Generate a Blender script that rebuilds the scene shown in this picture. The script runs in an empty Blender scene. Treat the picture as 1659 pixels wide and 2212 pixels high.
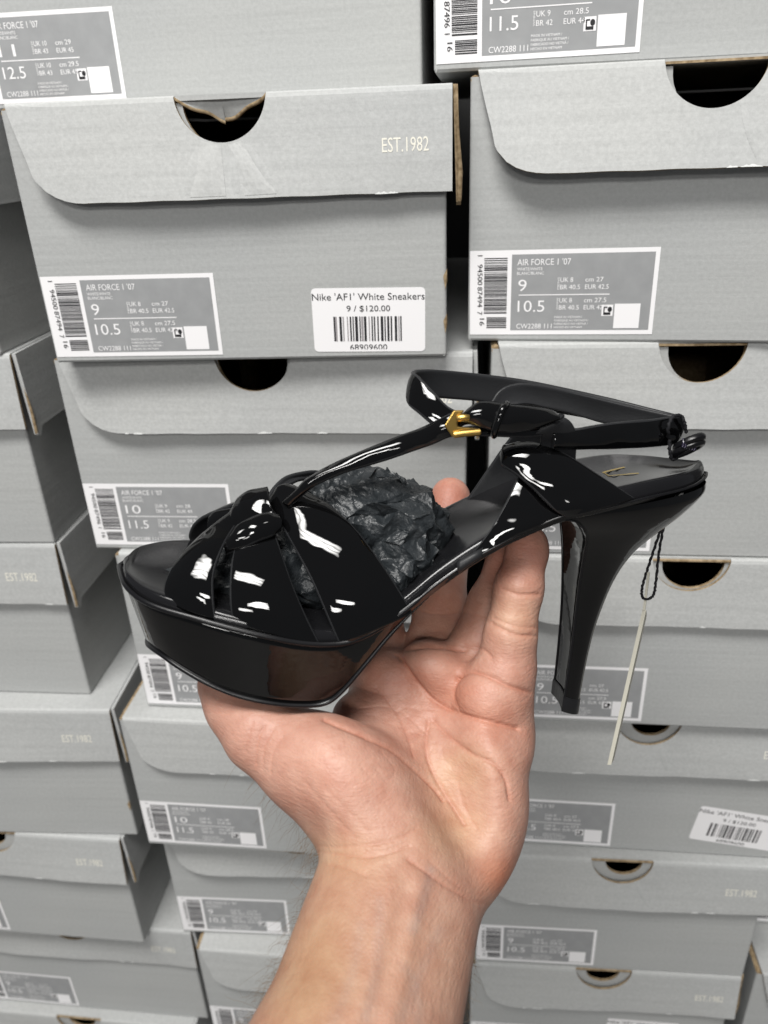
import bpy, bmesh, math, random
import numpy as np
from mathutils import Vector, Matrix

C = bpy.context.scene
COL = C.collection
random.seed(7)
rng = np.random.default_rng(11)

# ------------------------------------------------------------------ camera
# world: X along the fronts of the boxes, Y into the stacks, Z up, camera at the origin (metres)
PITCH, YAW, ROLL = math.radians(26.039), math.radians(7.180), math.radians(2.366)
F = 1661.0; CX, CY = 829.5, 1106.0          # focal length and centre, in 1659 x 2212 picture units
_w = np.array([-math.sin(YAW)*math.cos(PITCH), math.cos(YAW)*math.cos(PITCH), -math.sin(PITCH)])
_r = np.array([math.cos(YAW), math.sin(YAW), 0.0]); _d = np.cross(_w, _r)
RIGHT = _r*math.cos(ROLL)+_d*math.sin(ROLL)
DOWN = -_r*math.sin(ROLL)+_d*math.cos(ROLL)
FWD = _w
CAMM = np.array([RIGHT, DOWN, FWD])          # world -> camera (x right, y down, z forward)

cd = bpy.data.cameras.new('camera'); cam = bpy.data.objects.new('camera', cd); COL.objects.link(cam)
cam.matrix_world = Matrix(((RIGHT[0], -DOWN[0], -FWD[0], 0), (RIGHT[1], -DOWN[1], -FWD[1], 0),
                           (RIGHT[2], -DOWN[2], -FWD[2], 0), (0, 0, 0, 1)))
cd.sensor_fit = 'HORIZONTAL'; cd.sensor_width = 36.0; cd.lens = 36.0*F/1659.0
cd.clip_start = 0.02; cd.clip_end = 50
cd.dof.use_dof = True; cd.dof.focus_distance = 0.315; cd.dof.aperture_fstop = 15.5
C.camera = cam

# ------------------------------------------------------------------ light
W = bpy.data.worlds.new("World"); C.world = W; W.use_nodes = True
bg = W.node_tree.nodes['Background']
bg.inputs[0].default_value = (0.80, 0.84, 0.90, 1); bg.inputs[1].default_value = 0.13

def area(name, loc, target, sx, sy, power, color=(1, 0.985, 0.955)):
    l = bpy.data.lights.new(name, 'AREA'); l.shape = 'RECTANGLE'; l.size = sx; l.size_y = sy
    l.energy = power; l.color = color
    o = bpy.data.objects.new(name, l); COL.objects.link(o); o.location = loc
    l.use_nodes = True; N = l.node_tree.nodes; L = l.node_tree.links; em = N['Emission']      # prismatic panel: three tubes glow through
    g = N.new('ShaderNodeNewGeometry'); sp = N.new('ShaderNodeSeparateXYZ'); L.new(g.outputs['Parametric'], sp.inputs[0])
    def m(op, a, b_=None):
        n = N.new('ShaderNodeMath'); n.operation = op
        for k, v in enumerate((a, b_)):
            if v is None: continue
            if isinstance(v, (int, float)): n.inputs[k].default_value = v
            else: L.new(v, n.inputs[k])
        return n.outputs[0]
    tubes = m('POWER', m('ABSOLUTE', m('SINE', m('MULTIPLY', sp.outputs[1], 3*math.pi))), 1.4)
    edge = m('MULTIPLY', m('MULTIPLY', m('SINE', m('MULTIPLY', sp.outputs[0], math.pi)), 1.0), m('SINE', m('MULTIPLY', sp.outputs[1], math.pi)))
    L.new(m('MULTIPLY', m('ADD', m('MULTIPLY', tubes, 0.9), 0.35), m('MULTIPLY', m('POWER', edge, 0.45), 1.55)), em.inputs['Strength'])
    o.rotation_euler = (Vector(target)-Vector(loc)).to_track_quat('-Z', 'Y').to_euler()
    return o
area('ceiling_lamp', (-0.30, -0.42, 1.50), (-0.10, 0.15, -0.2), 1.25, 0.55, 62)
area('ceiling_lamp', (0.10, -2.9, 1.50), (0.0, 0.3, -0.3), 1.2, 0.35, 44)
area('ceiling_lamp', (-0.9, -4.8, 1.55), (0.0, 0.3, -0.3), 1.2, 0.45, 42)
C.view_settings.view_transform = 'Standard'; C.view_settings.look = 'None'
C.view_settings.exposure = 0.08; C.view_settings.gamma = 1.0; C.view_settings.use_curve_mapping = False
C.cycles.max_bounces = 8

# ------------------------------------------------------------------ materials
def mat(name, base, rough=0.5, spec=0.5, metal=0.0):
    m = bpy.data.materials.new(name); m.use_nodes = True
    b = m.node_tree.nodes['Principled BSDF']
    b.inputs['Base Color'].default_value = (*base, 1); b.inputs['Roughness'].default_value = rough
    b.inputs['Specular IOR Level'].default_value = spec; b.inputs['Metallic'].default_value = metal
    return m
def nodes(m): return m.node_tree.nodes, m.node_tree.links, m.node_tree.nodes['Principled BSDF']
def noise(m, scale, detail=3, rough=0.55, coord='Object', stretch=None):
    N, L, b = nodes(m)
    tc = N.new('ShaderNodeTexCoord'); n = N.new('ShaderNodeTexNoise')
    n.inputs['Scale'].default_value = scale; n.inputs['Detail'].default_value = detail; n.inputs['Roughness'].default_value = rough
    if stretch:
        mp = N.new('ShaderNodeMapping'); mp.inputs['Scale'].default_value = stretch
        L.new(tc.outputs[coord], mp.inputs[0]); L.new(mp.outputs[0], n.inputs['Vector'])
    else: L.new(tc.outputs[coord], n.inputs['Vector'])
    return n
def ramp(m, src, p0, c0, p1, c1):
    N, L, b = nodes(m); r = N.new('ShaderNodeValToRGB')
    r.color_ramp.elements[0].position = p0; r.color_ramp.elements[0].color = (*c0, 1)
    r.color_ramp.elements[1].position = p1; r.color_ramp.elements[1].color = (*c1, 1)
    L.new(src, r.inputs[0]); return r
def bump(m, src, strength, dist, prev=None):
    N, L, b = nodes(m); k = N.new('ShaderNodeBump'); k.inputs['Strength'].default_value = strength
    k.inputs['Distance'].default_value = dist; L.new(src, k.inputs['Height'])
    if prev: L.new(prev.outputs[0], k.inputs['Normal'])
    L.new(k.outputs[0], b.inputs['Normal']); return k

def carton_material(name, tone, mottle):
    m = mat(name, tone, 0.62, 0.28); N, L, b = nodes(m)
    g = noise(m, 520, 4, 0.7)                                  # paper grain
    s = noise(m, 14, 3, 0.5, stretch=(0.35, 0.35, 9))          # faint flute lines along the width
    big = noise(m, 6, 2)
    r1 = ramp(m, g.outputs[0], 0.30, tuple(c*(1-mottle) for c in tone), 0.72, tuple(min(1, c*(1+mottle)) for c in tone))
    mx = N.new('ShaderNodeMixRGB'); mx.blend_type = 'MULTIPLY'; mx.inputs[0].default_value = 1
    r2 = ramp(m, s.outputs[0], 0.25, (0.955,)*3, 0.75, (1.03,)*3)
    L.new(r1.outputs[0], mx.inputs[1]); L.new(r2.outputs[0], mx.inputs[2])
    mx2 = N.new('ShaderNodeMixRGB'); mx2.blend_type = 'MULTIPLY'; mx2.inputs[0].default_value = 1
    r3 = ramp(m, big.outputs[0], 0.3, (0.96, 0.965, 0.97), 0.7, (1.02, 1.015, 1.0))
    L.new(mx.outputs[0], mx2.inputs[1]); L.new(r3.outputs[0], mx2.inputs[2]); L.new(mx2.outputs[0], b.inputs['Base Color'])
    w = noise(m, 16, 2, 0.5, stretch=(0.5, 0.5, 16))
    k = bump(m, w.outputs[0], 0.12, 0.0012)
    k2 = bump(m, g.outputs[0], 0.22, 0.0004, k)
    d = noise(m, 11, 2, 0.4)
    bump(m, d.outputs[0], 0.25, 0.004, k2)
    return m
M_CARTON = carton_material('grey_carton', (0.385, 0.392, 0.390), 0.08)
M_LID = carton_material('grey_carton_lid_lit', (0.415, 0.421, 0.418), 0.10)  # same board as the body, paler: light the tilted lid catches put into colour
M_KRAFT = mat('kraft_edge', (0.30, 0.215, 0.12), 0.85, 0.2)
n_ = noise(M_KRAFT, 400, 3); r_ = ramp(M_KRAFT, n_.outputs[0], 0.3, (0.17, 0.115, 0.06), 0.7, (0.42, 0.32, 0.20))
M_KRAFT.node_tree.links.new(r_.outputs[0], M_KRAFT.node_tree.nodes['Principled BSDF'].inputs['Base Color'])
M_RUBBED = carton_material('rubbed_carton', (0.437, 0.442, 0.438), 0.10)
M_SCUFF = mat('bare_white_paper', (0.66, 0.67, 0.66), 0.8, 0.2)
M_PAPER = mat('label_paper', (0.80, 0.79, 0.80), 0.45, 0.35)
M_GREYINK = mat('label_grey_ink', (0.285, 0.29, 0.295), 0.45, 0.35)
n_ = noise(M_GREYINK, 90, 4); r_ = ramp(M_GREYINK, n_.outputs[0], 0.3, (0.265, 0.27, 0.275), 0.75, (0.31, 0.315, 0.32))
M_GREYINK.node_tree.links.new(r_.outputs[0], M_GREYINK.node_tree.nodes['Principled BSDF'].inputs['Base Color'])
M_INK = mat('black_ink', (0.02, 0.02, 0.022), 0.5, 0.3)
M_MIDINK = mat('worn_ink', (0.30, 0.28, 0.29), 0.5, 0.3)
M_CREAM = mat('cream_print', (0.72, 0.70, 0.62), 0.6, 0.2)

# ------------------------------------------------------------------ mesh helpers
class MB:
    """collects verts / faces with material slots and smoothness; build() links ONE object"""
    def __init__(self): self.v = []; self.f = []; self.m = []; self.s = []
    def add(self, verts, faces, mi=0, smooth=False):
        o = len(self.v); self.v.extend([tuple(map(float, p)) for p in verts])
        for f in faces: self.f.append(tuple(i+o for i in f)); self.m.append(mi); self.s.append(smooth)
    def grid(self, P, mi=0, smooth=True, flip=False, closed_u=False):
        n, k = len(P), len(P[0]); V = [p for row in P for p in row]; fs = []
        for i in range(n if closed_u else n-1):
            j2 = (i+1) % n
            for j in range(k-1):
                q = (i*k+j, j2*k+j, j2*k+j+1, i*k+j+1); fs.append(q[::-1] if flip else q)
        self.add(V, fs, mi, smooth)
    def box(self, a, b, mi=0):
        x0, y0, z0 = a; x1, y1, z1 = b
        self.add([(x0,y0,z0),(x1,y0,z0),(x1,y1,z0),(x0,y1,z0),(x0,y0,z1),(x1,y0,z1),(x1,y1,z1),(x0,y1,z1)],
                 [(0,3,2,1),(4,5,6,7),(0,1,5,4),(1,2,6,5),(2,3,7,6),(3,0,4,7)], mi)
    def tube(self, pts, r, mi=0, seg=10, closed=False, cap=True):
        pts = [Vector(p) for p in pts]; n = len(pts); rows = []; up = None
        for i, p in enumerate(pts):
            a = pts[(i-1) % n] if (closed or i > 0) else p; b = pts[(i+1) % n] if (closed or i < n-1) else p
            t = (b-a).normalized()
            if up is None:
                up = Vector((0, 0, 1)) if abs(t.z) < 0.9 else Vector((1, 0, 0))
            s = t.cross(up); s.normalize(); up = s.cross(t); up.normalize()
            rr = r[i] if hasattr(r, '__len__') else r
            rows.append([p+(s*math.cos(2*math.pi*k/seg)+up*math.sin(2*math.pi*k/seg))*rr for k in range(seg+1)])
        self.grid(rows, mi, True, closed_u=closed)
        if cap and not closed:
            self.add(rows[0][:-1], [tuple(range(seg))], mi); self.add(rows[-1][:-1], [tuple(range(seg))[::-1]], mi)
    def build(self, name, mats, parent=None, loc=None, weld=0.0):
        me = bpy.data.meshes.new(name); me.from_pydata(self.v, [], self.f)
        for m in (mats if isinstance(mats, (list, tuple)) else [mats]): me.materials.append(m)
        me.polygons.foreach_set('material_index', self.m); me.polygons.foreach_set('use_smooth', self.s)
        me.update()
        if weld:
            bm = bmesh.new(); bm.from_mesh(me); bmesh.ops.remove_doubles(bm, verts=bm.verts, dist=weld)
            bmesh.ops.recalc_face_normals(bm, faces=bm.faces); bm.to_mesh(me); bm.free()
        o = bpy.data.objects.new(name, me); COL.objects.link(o)
        if parent: o.parent = parent
        if loc is not None: o.location = loc
        return o
def empty(name, loc=(0, 0, 0), rz=0.0):
    o = bpy.data.objects.new(name, None); COL.objects.link(o); o.location = loc; o.rotation_euler = (0, 0, rz)
    o.empty_display_size = 0.02; return o
def tag(o, label=None, cat=None, group=None, kind=None):
    if label: o['label'] = label
    if cat: o['category'] = cat
    if group: o['group'] = group
    if kind: o['kind'] = kind
    return o

# ------------------------------------------------------------------ lettering
_TX = {}
def glyphs(s):
    if s in _TX: return _TX[s]
    cu = bpy.data.curves.new('t', 'FONT'); cu.body = s; cu.size = 1.0; cu.resolution_u = 3
    ob = bpy.data.objects.new('t', cu); COL.objects.link(ob)
    dg = bpy.context.evaluated_depsgraph_get(); me = bpy.data.meshes.new_from_object(ob.evaluated_get(dg))
    v = np.array([x.co[:2] for x in me.vertices]) if len(me.vertices) else np.zeros((0, 2)); fs = [tuple(p.vertices) for p in me.polygons]
    bpy.data.objects.remove(ob); bpy.data.curves.remove(cu); bpy.data.meshes.remove(me)
    _TX[s] = (v, fs); return _TX[s]
def text2d(s, x, y, cap, width=None, bold=0.0):
    """2-D verts of a line: x left, y baseline, cap height; optional exact width"""
    v, fs = glyphs(s); k = cap/0.729; v = v*k
    w0 = v[:, 0].max()-v[:, 0].min()
    v = v - np.array([v[:, 0].min(), 0])
    if width: v = v*np.array([width/w0, 1])
    return v+np.array([x, y]), fs

# ------------------------------------------------------------------ shoe boxes
T = 0.0022                                     # board thickness
LW, LH = 0.0915, 0.042                         # size label
def rounded_rect(x0, z0, x1, z1, r, n=5):
    P = []
    for cx, cz, a0 in ((x1-r, z0+r, -90), (x1-r, z1-r, 0), (x0+r, z1-r, 90), (x0+r, z0+r, 180)):
        for k in range(n+1):
            a = math.radians(a0+90*k/n); P.append((cx+r*math.cos(a), cz+r*math.sin(a)))
    return P
SIZES = {'9':  ('9', '10.5', '8', '40.5', '27', '27.5', '42.5', ('1', '94500', '87494', '7', '16')),
         '10': ('10', '11.5', '9', '42', '28', '28.5', '44', ('1', '94500', '87496', '1', '16')),
         '11': ('11', '12.5', '10', '43', '29', '29.5', '45', ('1', '94500', '87497', '8', '16'))}
def flat(mb, P2, off, mi):                     # polygon on the front plane; off = how far it stands proud
    mb.add([(x, -off, z) for x, z in P2], [tuple(range(len(P2)))], mi)
def size_label(parent, x0, z0, size):
    mb = MB(); m1, m2, uk, br, cm1, cm2, eu, dg = SIZES[size]
    U = lambda u: u*LW; V = lambda v: (1-v)*LH
    flat(mb, [(0, 0), (LW, 0), (LW, LH), (0, LH)], 0.00025, 0)
    flat(mb, [(U(.228), V(.945)), (U(.977), V(.945)), (U(.977), V(.05)), (U(.228), V(.05))], 0.00035, 1)
    def tx(s, u, v, cap, wu=None, mi=0, rot=0):
        v2, fs = text2d(s, 0, 0, cap*LH, wu*LW if wu else None)
        if rot:
            a = math.radians(rot); v2 = v2@np.array([[math.cos(a), math.sin(a)], [-math.sin(a), math.cos(a)]])
        mb.add([(U(u)+p[0], -0.00045, V(v)+p[1]) for p in v2], fs, mi)
    tx("AIR FORCE 1 '07", .258, .175, .075, .285)
    tx('WHITE/WHITE', .258, .235, .036, .137); tx('BLANC/BLANC', .258, .285, .036, .145)
    tx(m1, .266, .475, .142, .046 if len(m1) == 1 else .105); tx(m2, .266, .722, .142, .147 if size == '9' else .14)
    for v, c in ((.375, cm1), (.615, cm2)):
        tx('UK '+uk, .492, v, .056, .068+.012*(len(uk)-1)); tx('BR '+br, .492, v+.085, .056, .107 if len(br) > 2 else .08)
        tx('cm '+c, .625, v, .056, .095 if len(c) == 2 else .118); tx('EUR '+eu, .625, v+.085, .056, .125 if len(eu) > 2 else .103)
    tx('MENS', .487, .46, .022, .14*LH/LW, rot=90); tx('WMNS', .487, .70, .022, .14*LH/LW, rot=90)
    flat(mb, [(U(.27), V(.528)), (U(.757), V(.528)), (U(.757), V(.516)), (U(.27), V(.516))], 0.00045, 0)
    tx('CW2288 111', .262, .925, .062, .195)
    for k, s in enumerate(('MADE IN VIETNAM /', 'FABRIQUE AU VIETNAM /', 'FABRICADO NO VIETNÃ /', 'HECHO EN VIETNAM')):
        tx(s, .47, .80+.041*k, .026, (.15, .185, .183, .152)[k])
    flat(mb, [(U(.722), V(.778)), (U(.782), V(.778)), (U(.782), V(.645)), (U(.722), V(.645))], 0.00045, 0)
    # little pictogram: a thumb card with a magnifier
    flat(mb, [(U(.732), V(.765)), (U(.77), V(.765)), (U(.77), V(.735)), (U(.732), V(.735))], 0.00055, 2)
    flat(mb, [(U(.732), V(.74)), (U(.738), V(.74)), (U(.738), V(.67)), (U(.732), V(.67))], 0.00055, 2)
    flat(mb, [(U(.738), V(.682)), (U(.752), V(.682)), (U(.752), V(.668)), (U(.738), V(.668))], 0.00055, 2)
    flat(mb, [(U(.765)+.0011*math.cos(a), V(.70)+.0013*math.sin(a)) for a in np.linspace(0, 2*math.pi, 16)[:-1]], 0.00055, 2)
    flat(mb, [(U(.79), V(.925)), (U(.925), V(.925)), (U(.925), V(.635)), (U(.79), V(.635))], 0.00045, 0)
    r = random.Random(5); v = .085                               # bar code, lying on its side
    while v < .735:
        w = r.choice((.006, .006, .011, .017)); flat(mb, [(U(.078), V(v+w)), (U(.205), V(v+w)), (U(.205), V(v)), (U(.078), V(v))], 0.00035, 2)
        v += w+r.choice((.006, .008, .013))
    v = .785
    while v < .915:
        w = r.choice((.006, .008, .014)); flat(mb, [(U(.094), V(v+w)), (U(.205), V(v+w)), (U(.205), V(v)), (U(.094), V(v))], 0.00035, 2)
        v += w+r.choice((.006, .009))
    for s, u, v, l in ((dg[0], .042, .05, None), (dg[1], .042, .155, .24), (dg[2], .042, .42, .24), (dg[3], .042, .715, None), (dg[4], .055, .80, .085)):
        tx(s, u, v, .062, (l*LH/LW) if l else None, 2, rot=-90)
    return mb.build('size_label', [M_PAPER, M_GREYINK, M_INK], parent, (x0, 0, z0))
def price_sticker(parent, x0, z0, ang, bars_seed=3):
    mb = MB(); w, h = 0.058, 0.0325
    ca, sa = math.cos(ang), math.sin(ang)
    R = lambda P: [(x*ca-z*sa, x*sa+z*ca) for x, z in P]
    flat(mb, R(rounded_rect(0, 0, w, h, 0.0022)), 0.00025, 0)
    def tx(s, cx, z, cap, width, clip=None):
        v, fs = text2d(s, 0, 0, cap, width); v = v+np.array([cx-(v[:, 0].max())/2, z])
        if clip is not None: v[:, 1] = np.maximum(v[:, 1], clip)
        mb.add([(p[0], -0.0004, p[1]) for p in R(v)], fs, 1)
    tx("Nike 'AF1' White Sneakers", w/2, h*.815, 0.0036, w*.99); tx('9 / $120.00', w/2, h*.64, 0.0031, w*.385)
    tx('68909600', w/2-.0005, h*.028, 0.0031, w*.335, h*.04)
    pat = [(0,.5,1),(.6,.45,2),(1.9,.7,1),(3.0,.35,2),(4.4,.3,2),(5.3,.45,1),(6.2,.35,1),(7.0,.8,1),(8.4,.35,1),(9.0,.6,2),(9.9,.7,1),
           (11.4,.3,2),(12.3,.4,1),(13.1,.4,1),(14.2,.4,1),(15.3,.75,1),(16.5,.35,1),(17.4,.6,1),(18.5,.45,1),(19.8,.7,1),(21,.3,2),(21.6,.4,1)]
    for a, b, k in pat:
        x = w*.185+a*w*.0275; ww = b*w*.0275*1.1
        flat(mb, R([(x, h*.17), (x+ww, h*.17), (x+ww, h*.56), (x, h*.56)]), 0.0004, k)
    return mb.build('price_sticker', [M_PAPER, M_INK, M_MIDINK], parent, (x0, 0, z0))

BOXN = 0
def shoe_box(xl, yl, zb, w, h, yaw, size, label, lean=3.0, twist=0.0, hole=True, est=True, torn=False, notch=None, kraft=False, est_dx=0.006, hole_dx=0.0, sticker=None, label_dx=0.0, depth=0.34, seed=0, scuff=None, wear=1.0):
    """origin at the front left bottom corner; x along the front, y into the stack, z up"""
    r = random.Random(seed*17+3)
    if wear == 1: wear = 1 if seed % 3 == 2 else 0
    root = empty('shoe_box', (xl, yl, zb), math.radians(yaw)); tag(root, label, 'shoe box', 'grey shoe boxes in stacks')
    R0 = 0.0217; lidh = 0.046; hc = w/2+0.003+r.uniform(-.002, .002)+hole_dx     # thumb hole radius / centre
    hb = hc+r.uniform(-.001, .003); RBd = R0*(notch or r.uniform(.84, .96))
    # ---- body: open tray, front board with the matching notch
    mb = MB(); top = h-0.0030; rc = 0.0016
    xs = sorted(set([rc+(w-2*rc)*k/26 for k in range(27)]+[hb+RBd*math.sin(math.radians(a)) for a in range(-90, 91, 10)]))
    loop = [(x, 0.0) for x in xs]
    loop += [(w-rc+rc*math.sin(math.radians(a)), rc-rc*math.cos(math.radians(a))) for a in (30, 60, 90)]
    loop += [(w, depth*k/6) for k in range(1, 6)]+[(w, depth), (0, depth)]+[(0, depth*k/6) for k in range(5, 0, -1)]
    loop += [(rc-rc*math.cos(math.radians(a)), rc-rc*math.sin(math.radians(a))) for a in (0, 30, 60)]
    cxm, cym = w/2, depth/2
    def ztop(x, y):
        if y == 0 and abs(x-hb) < RBd: return top-0.0005-math.sqrt(max(0, RBd**2-(x-hb)**2))
        return top
    ph = r.uniform(0, 6)
    def bulge(x, y, z):
        return 0.0
    rows = []; rowsi = []
    for x, y in loop:
        zt = ztop(x, y); zz = [0.0012, 0.0]+[zt*k/6 for k in range(1, 7)]; zz = [0.0]+[0.0012]+[0.0012+(zt-0.0012)*k/7 for k in range(1, 8)]
        e = [0.0009]+[0.0]*8
        ix = T if x < T else (w-T if x > w-T else x); iy = T if y < T else (depth-T if y > depth-T else y)
        if y > depth/2: iy = min(iy, depth-T)
        if 0 < y < depth and x in (0, w): iy = min(max(y, T), depth-T)
        rows.append([(x+(w/2-x)*0.004*(e[k] > 0), y+bulge(x, y, z)+e[k]*(1 if y == 0 else 0), z) for k, z in enumerate(zz)])
        rowsi.append([(ix, iy+bulge(x, y, z)*0.9, max(z, T)) for z in zz])
    mb.grid(rows, 0, False, closed_u=True)
    mb.grid(rowsi, 2, False, flip=True, closed_u=True)
    mb.grid([[a[-1], b[-1]] for a, b in zip(rows, rowsi)], 1, False, closed_u=True)
    mb.add([a[0] for a in rows], [tuple(range(len(rows)))[::-1]], 0)
    mb.add([(T, T, T), (w-T, T, T), (w-T, depth-T, T), (T, depth-T, T)], [(0, 1, 2, 3)], 2)
    # rolled tab at the top left corner
    mb.tube([(0.0022, 0.0005, top-0.0012), (0.0022, 0.06, top-0.0012)], 0.0021, 1, 8)
    if wear: # worn vertical edge: short kraft split
        for zc in ([r.uniform(.01, .03)] if wear < 1.5 else [.012, .034]):
            mb.add([(w-.0006, -.0006, zc), (w+.0004, .0002, zc+.004), (w+.0003, -.0003, zc+.010), (w-.0016, -.0008, zc+.0065)], [(0, 1, 2, 3)], 1)
    body = mb.build('body', [M_CARTON, M_KRAFT, M_KRAFT], root)
    # ---- lid: top sheet, front flap with the rounded corner and the thumb hole, side panel on the right
    lb = MB(); xr = w+0.0028; x0 = 0.0035
    lb.box((x0, 0.0, h-0.0024), (xr, depth, h-0.0002), 0)
    A = [x0+0.010*(1-math.cos(math.radians(a))) for a in range(0, 91, 6)]
    xs = sorted(set(A+[x0+0.010+(xr-x0-0.010)*k/44 for k in range(45)]+[hc+R0*math.sin(math.radians(a)) for a in range(-90, 91, 6)]))
    RB = 0.030                                                       # big rounded lower left corner
    def zbot(x):
        u = x-x0; cut = 0.0105
        if u < cut*0.75: return lidh*(0.0 if u <= 0 else 0.62*min(1, (u/(cut*0.75)))**0.85)
        v = min(1, (u-cut*0.75)/(RB*0.85)); return lidh*(0.62+0.38*math.sqrt(max(0, 1-(1-v)**2)))
    l0 = math.radians(lean*1.7); tw = math.radians(twist); pha = r.uniform(0, 6)
    def flap(x, s, off):                                             # s = distance below the fold
        a = l0+tw*((x-x0)/(xr-x0)-0.5)*2; rf = 0.0022
        if s < rf*1.57:
            th = s/rf; y = -rf*math.sin(th)+rf*0.25; z = -rf*(1-math.cos(th)); ny, nz = -math.sin(th), math.cos(th)
        else:
            q = s-rf*1.57; y = -rf*0.75-q*math.sin(a); z = -rf-q*math.cos(a); ny, nz = -math.cos(a), math.sin(a)
        wv = 0.0009*math.sin(x*31+pha)*(s/lidh)**2+0.00018*math.sin(x*113+2*pha)*(s/lidh)
        edge = 0.0
        return (x, y+ny*off+wv-0.0006, h-0.0002+z+nz*off)
    front = []; back = []
    for x in xs:
        s1 = max(0.0006, zbot(x)+0.00012*math.sin(x*210+pha)); s0 = 0.0
        if hole and abs(x-hc) < R0-1e-6: s0 = math.sqrt(R0*R0-(x-hc)**2)
        s0 = min(s0, s1-0.0003)
        ss = [s0+(s1-s0)*t for t in (0, .04, .08, .14, .22, .34, .48, .62, .76, .88, .96, 1)]
        front.append([flap(x, s, 0) for s in ss]); back.append([flap(x, s, -T*0.8) for s in ss])
    lb.grid(front, 0, False, flip=True); lb.grid(back, 2, False)
    for k, mi in ((0, 1), (-1, 1)):
        lb.grid([[f[k], b[k]] for f, b in zip(front, back)], mi, False, flip=(k == -1))
    lb.grid([front[-1], back[-1]], 1, False); lb.grid([front[0], back[0]], 1, False, flip=True)
    # kraft rim that shows along the top of the hole
    if hole and not torn: lb.box((hc-R0*0.99, -0.0012, h-0.0022), (hc+R0*0.99, -0.0001, h-0.0012), 1)
    # creases running down from the hole: pale rubbed ridges
    if scuff:
        for (xa, sa, xb, sb, wd) in scuff:
            P = []; n = 8
            for k in range(n+1):
                t = k/n; x = hc+xa+(xb-xa)*t; s = sa+(sb-sa)*t; ww = wd*(0.4+0.6*math.sin(math.pi*t))
                P.append([flap(x-ww*2.2, s, 0.00006), flap(x-ww*.6, s, 0.0005*math.sin(math.pi*t)), flap(x+ww*2.2, s, 0.00006)])
            lb.grid(P, 0, True, flip=True)
    # rubbed white chips along the flap's lower edge
    for _ in range(r.randint(2, 5)):
        xa = r.uniform(x0+.03, xr-.015); wl_ = r.uniform(.002, .010); P = []
        for k in range(9):
            x = xa+wl_*k/8; s1 = max(0.0006, zbot(x)+0.00012*math.sin(x*210+pha)); dp = r.uniform(.0003, .0011)*math.sin(math.pi*(k+.3)/8.6)
            P.append([flap(x, s1-dp, .00012), flap(x, s1+.0002, .00012)])
        lb.grid(P, 3, False, flip=True)
    if torn:                                                         # board rubbed pale where it was bent below the hole
        for (xa, sa), (xb, sb), (xc_, sc), (xd, sd) in (((-.0105, .0205), (-.001, .0226), (-.0005, .0448), (-.018, .0448)), ((.002, .0226), (.0085, .0212), (.024, .0445), (.0085, .0448))):
            lb.grid([[flap(hc+(xa+(xb-xa)*u)*(1-v)+(xd+(xc_-xd)*u)*v, (sa+(sb-sa)*u)*(1-v)+(sd+(sc-sd)*u)*v, .00014+.0007*math.sin(math.pi*u)*math.sin(math.pi*v)) for u in (0, .25, .5, .75, 1)] for v in (0, .25, .5, .75, 1)], 5, False)
    if torn:                                                         # board pushed into the hole, torn in the middle
        for sg in (-1, 1):
            P = []; E_ = []
            for k in range(13):
                t = k/12; x = hc+sg*R0*(1-t)*.995; dr = .0098*t**.8*(1+.10*math.sin(9*t+sg)); iy = -.0006+.0052*t
                P.append([(x, .0022, h-.0003), (x, .0010+iy*.3, h-.0010-dr*.45), (x, iy, h-.0008-dr)])
                E_.append([(x, iy-.0003, h-.0008-dr+.0002), (x, iy-.0007, h-.0008-dr-.0012), (x, iy+.0016, h-.0008-dr-.0015)])
            lb.grid(P, 0, True, flip=sg < 0); lb.grid(E_, 1, True, flip=sg < 0)
    # right side panel
    a = math.radians(2.0)
    zb1 = h-lidh-0.0005; X0 = xr+0.0002
    prof = [(0.0004, h-0.0006), (depth, h-0.0006), (depth, zb1), (0.008, zb1), (0.0035, zb1-0.0052), (0.0004, zb1-0.0035)]
    bow = lambda z: 0.0016*((h-z)/lidh)
    lb.add([(X0+bow(z), y, z) for y, z in prof]+[(X0+T+bow(z), y, z) for y, z in prof], [tuple(range(6)), tuple(range(11, 5, -1))], 0)
    lb.add([(X0+bow(z), y, z) for y, z in prof]+[(X0+T+bow(z), y, z) for y, z in prof], [(k, k+6, (k+1) % 6+6, (k+1) % 6) for k in range(6)], 1 if kraft else 0)
    lb.tube([(X0+.0012, .0012, h-.001), (X0+.0022, .0008, h-.02), (X0+.0034, .0006, h-.037), (X0+.0030, .001, zb1-.003)], [.0007, .0009, .0014, .0013] if kraft else [.0003, .0004, .0009, .0010], 1, 7)
    if est:
        v, fs = text2d('EST.1982', 0, 0, 0.0064, 0.0215)
        lb.add([flap(w-0.0355+est_dx+p[0], 0.0285-p[1], 0.00012) for p in v], fs, 4)
    lid = lb.build('lid', [M_LID, M_KRAFT, M_CARTON, M_SCUFF, M_CREAM, M_RUBBED], root)
    if size:
        sl = size_label(root, 0.0012+label_dx, 0.0032, size); sl.rotation_euler = (0, math.radians(r.uniform(-.5, .5)), 0)
    if sticker: price_sticker(root, *sticker)
    return root

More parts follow.
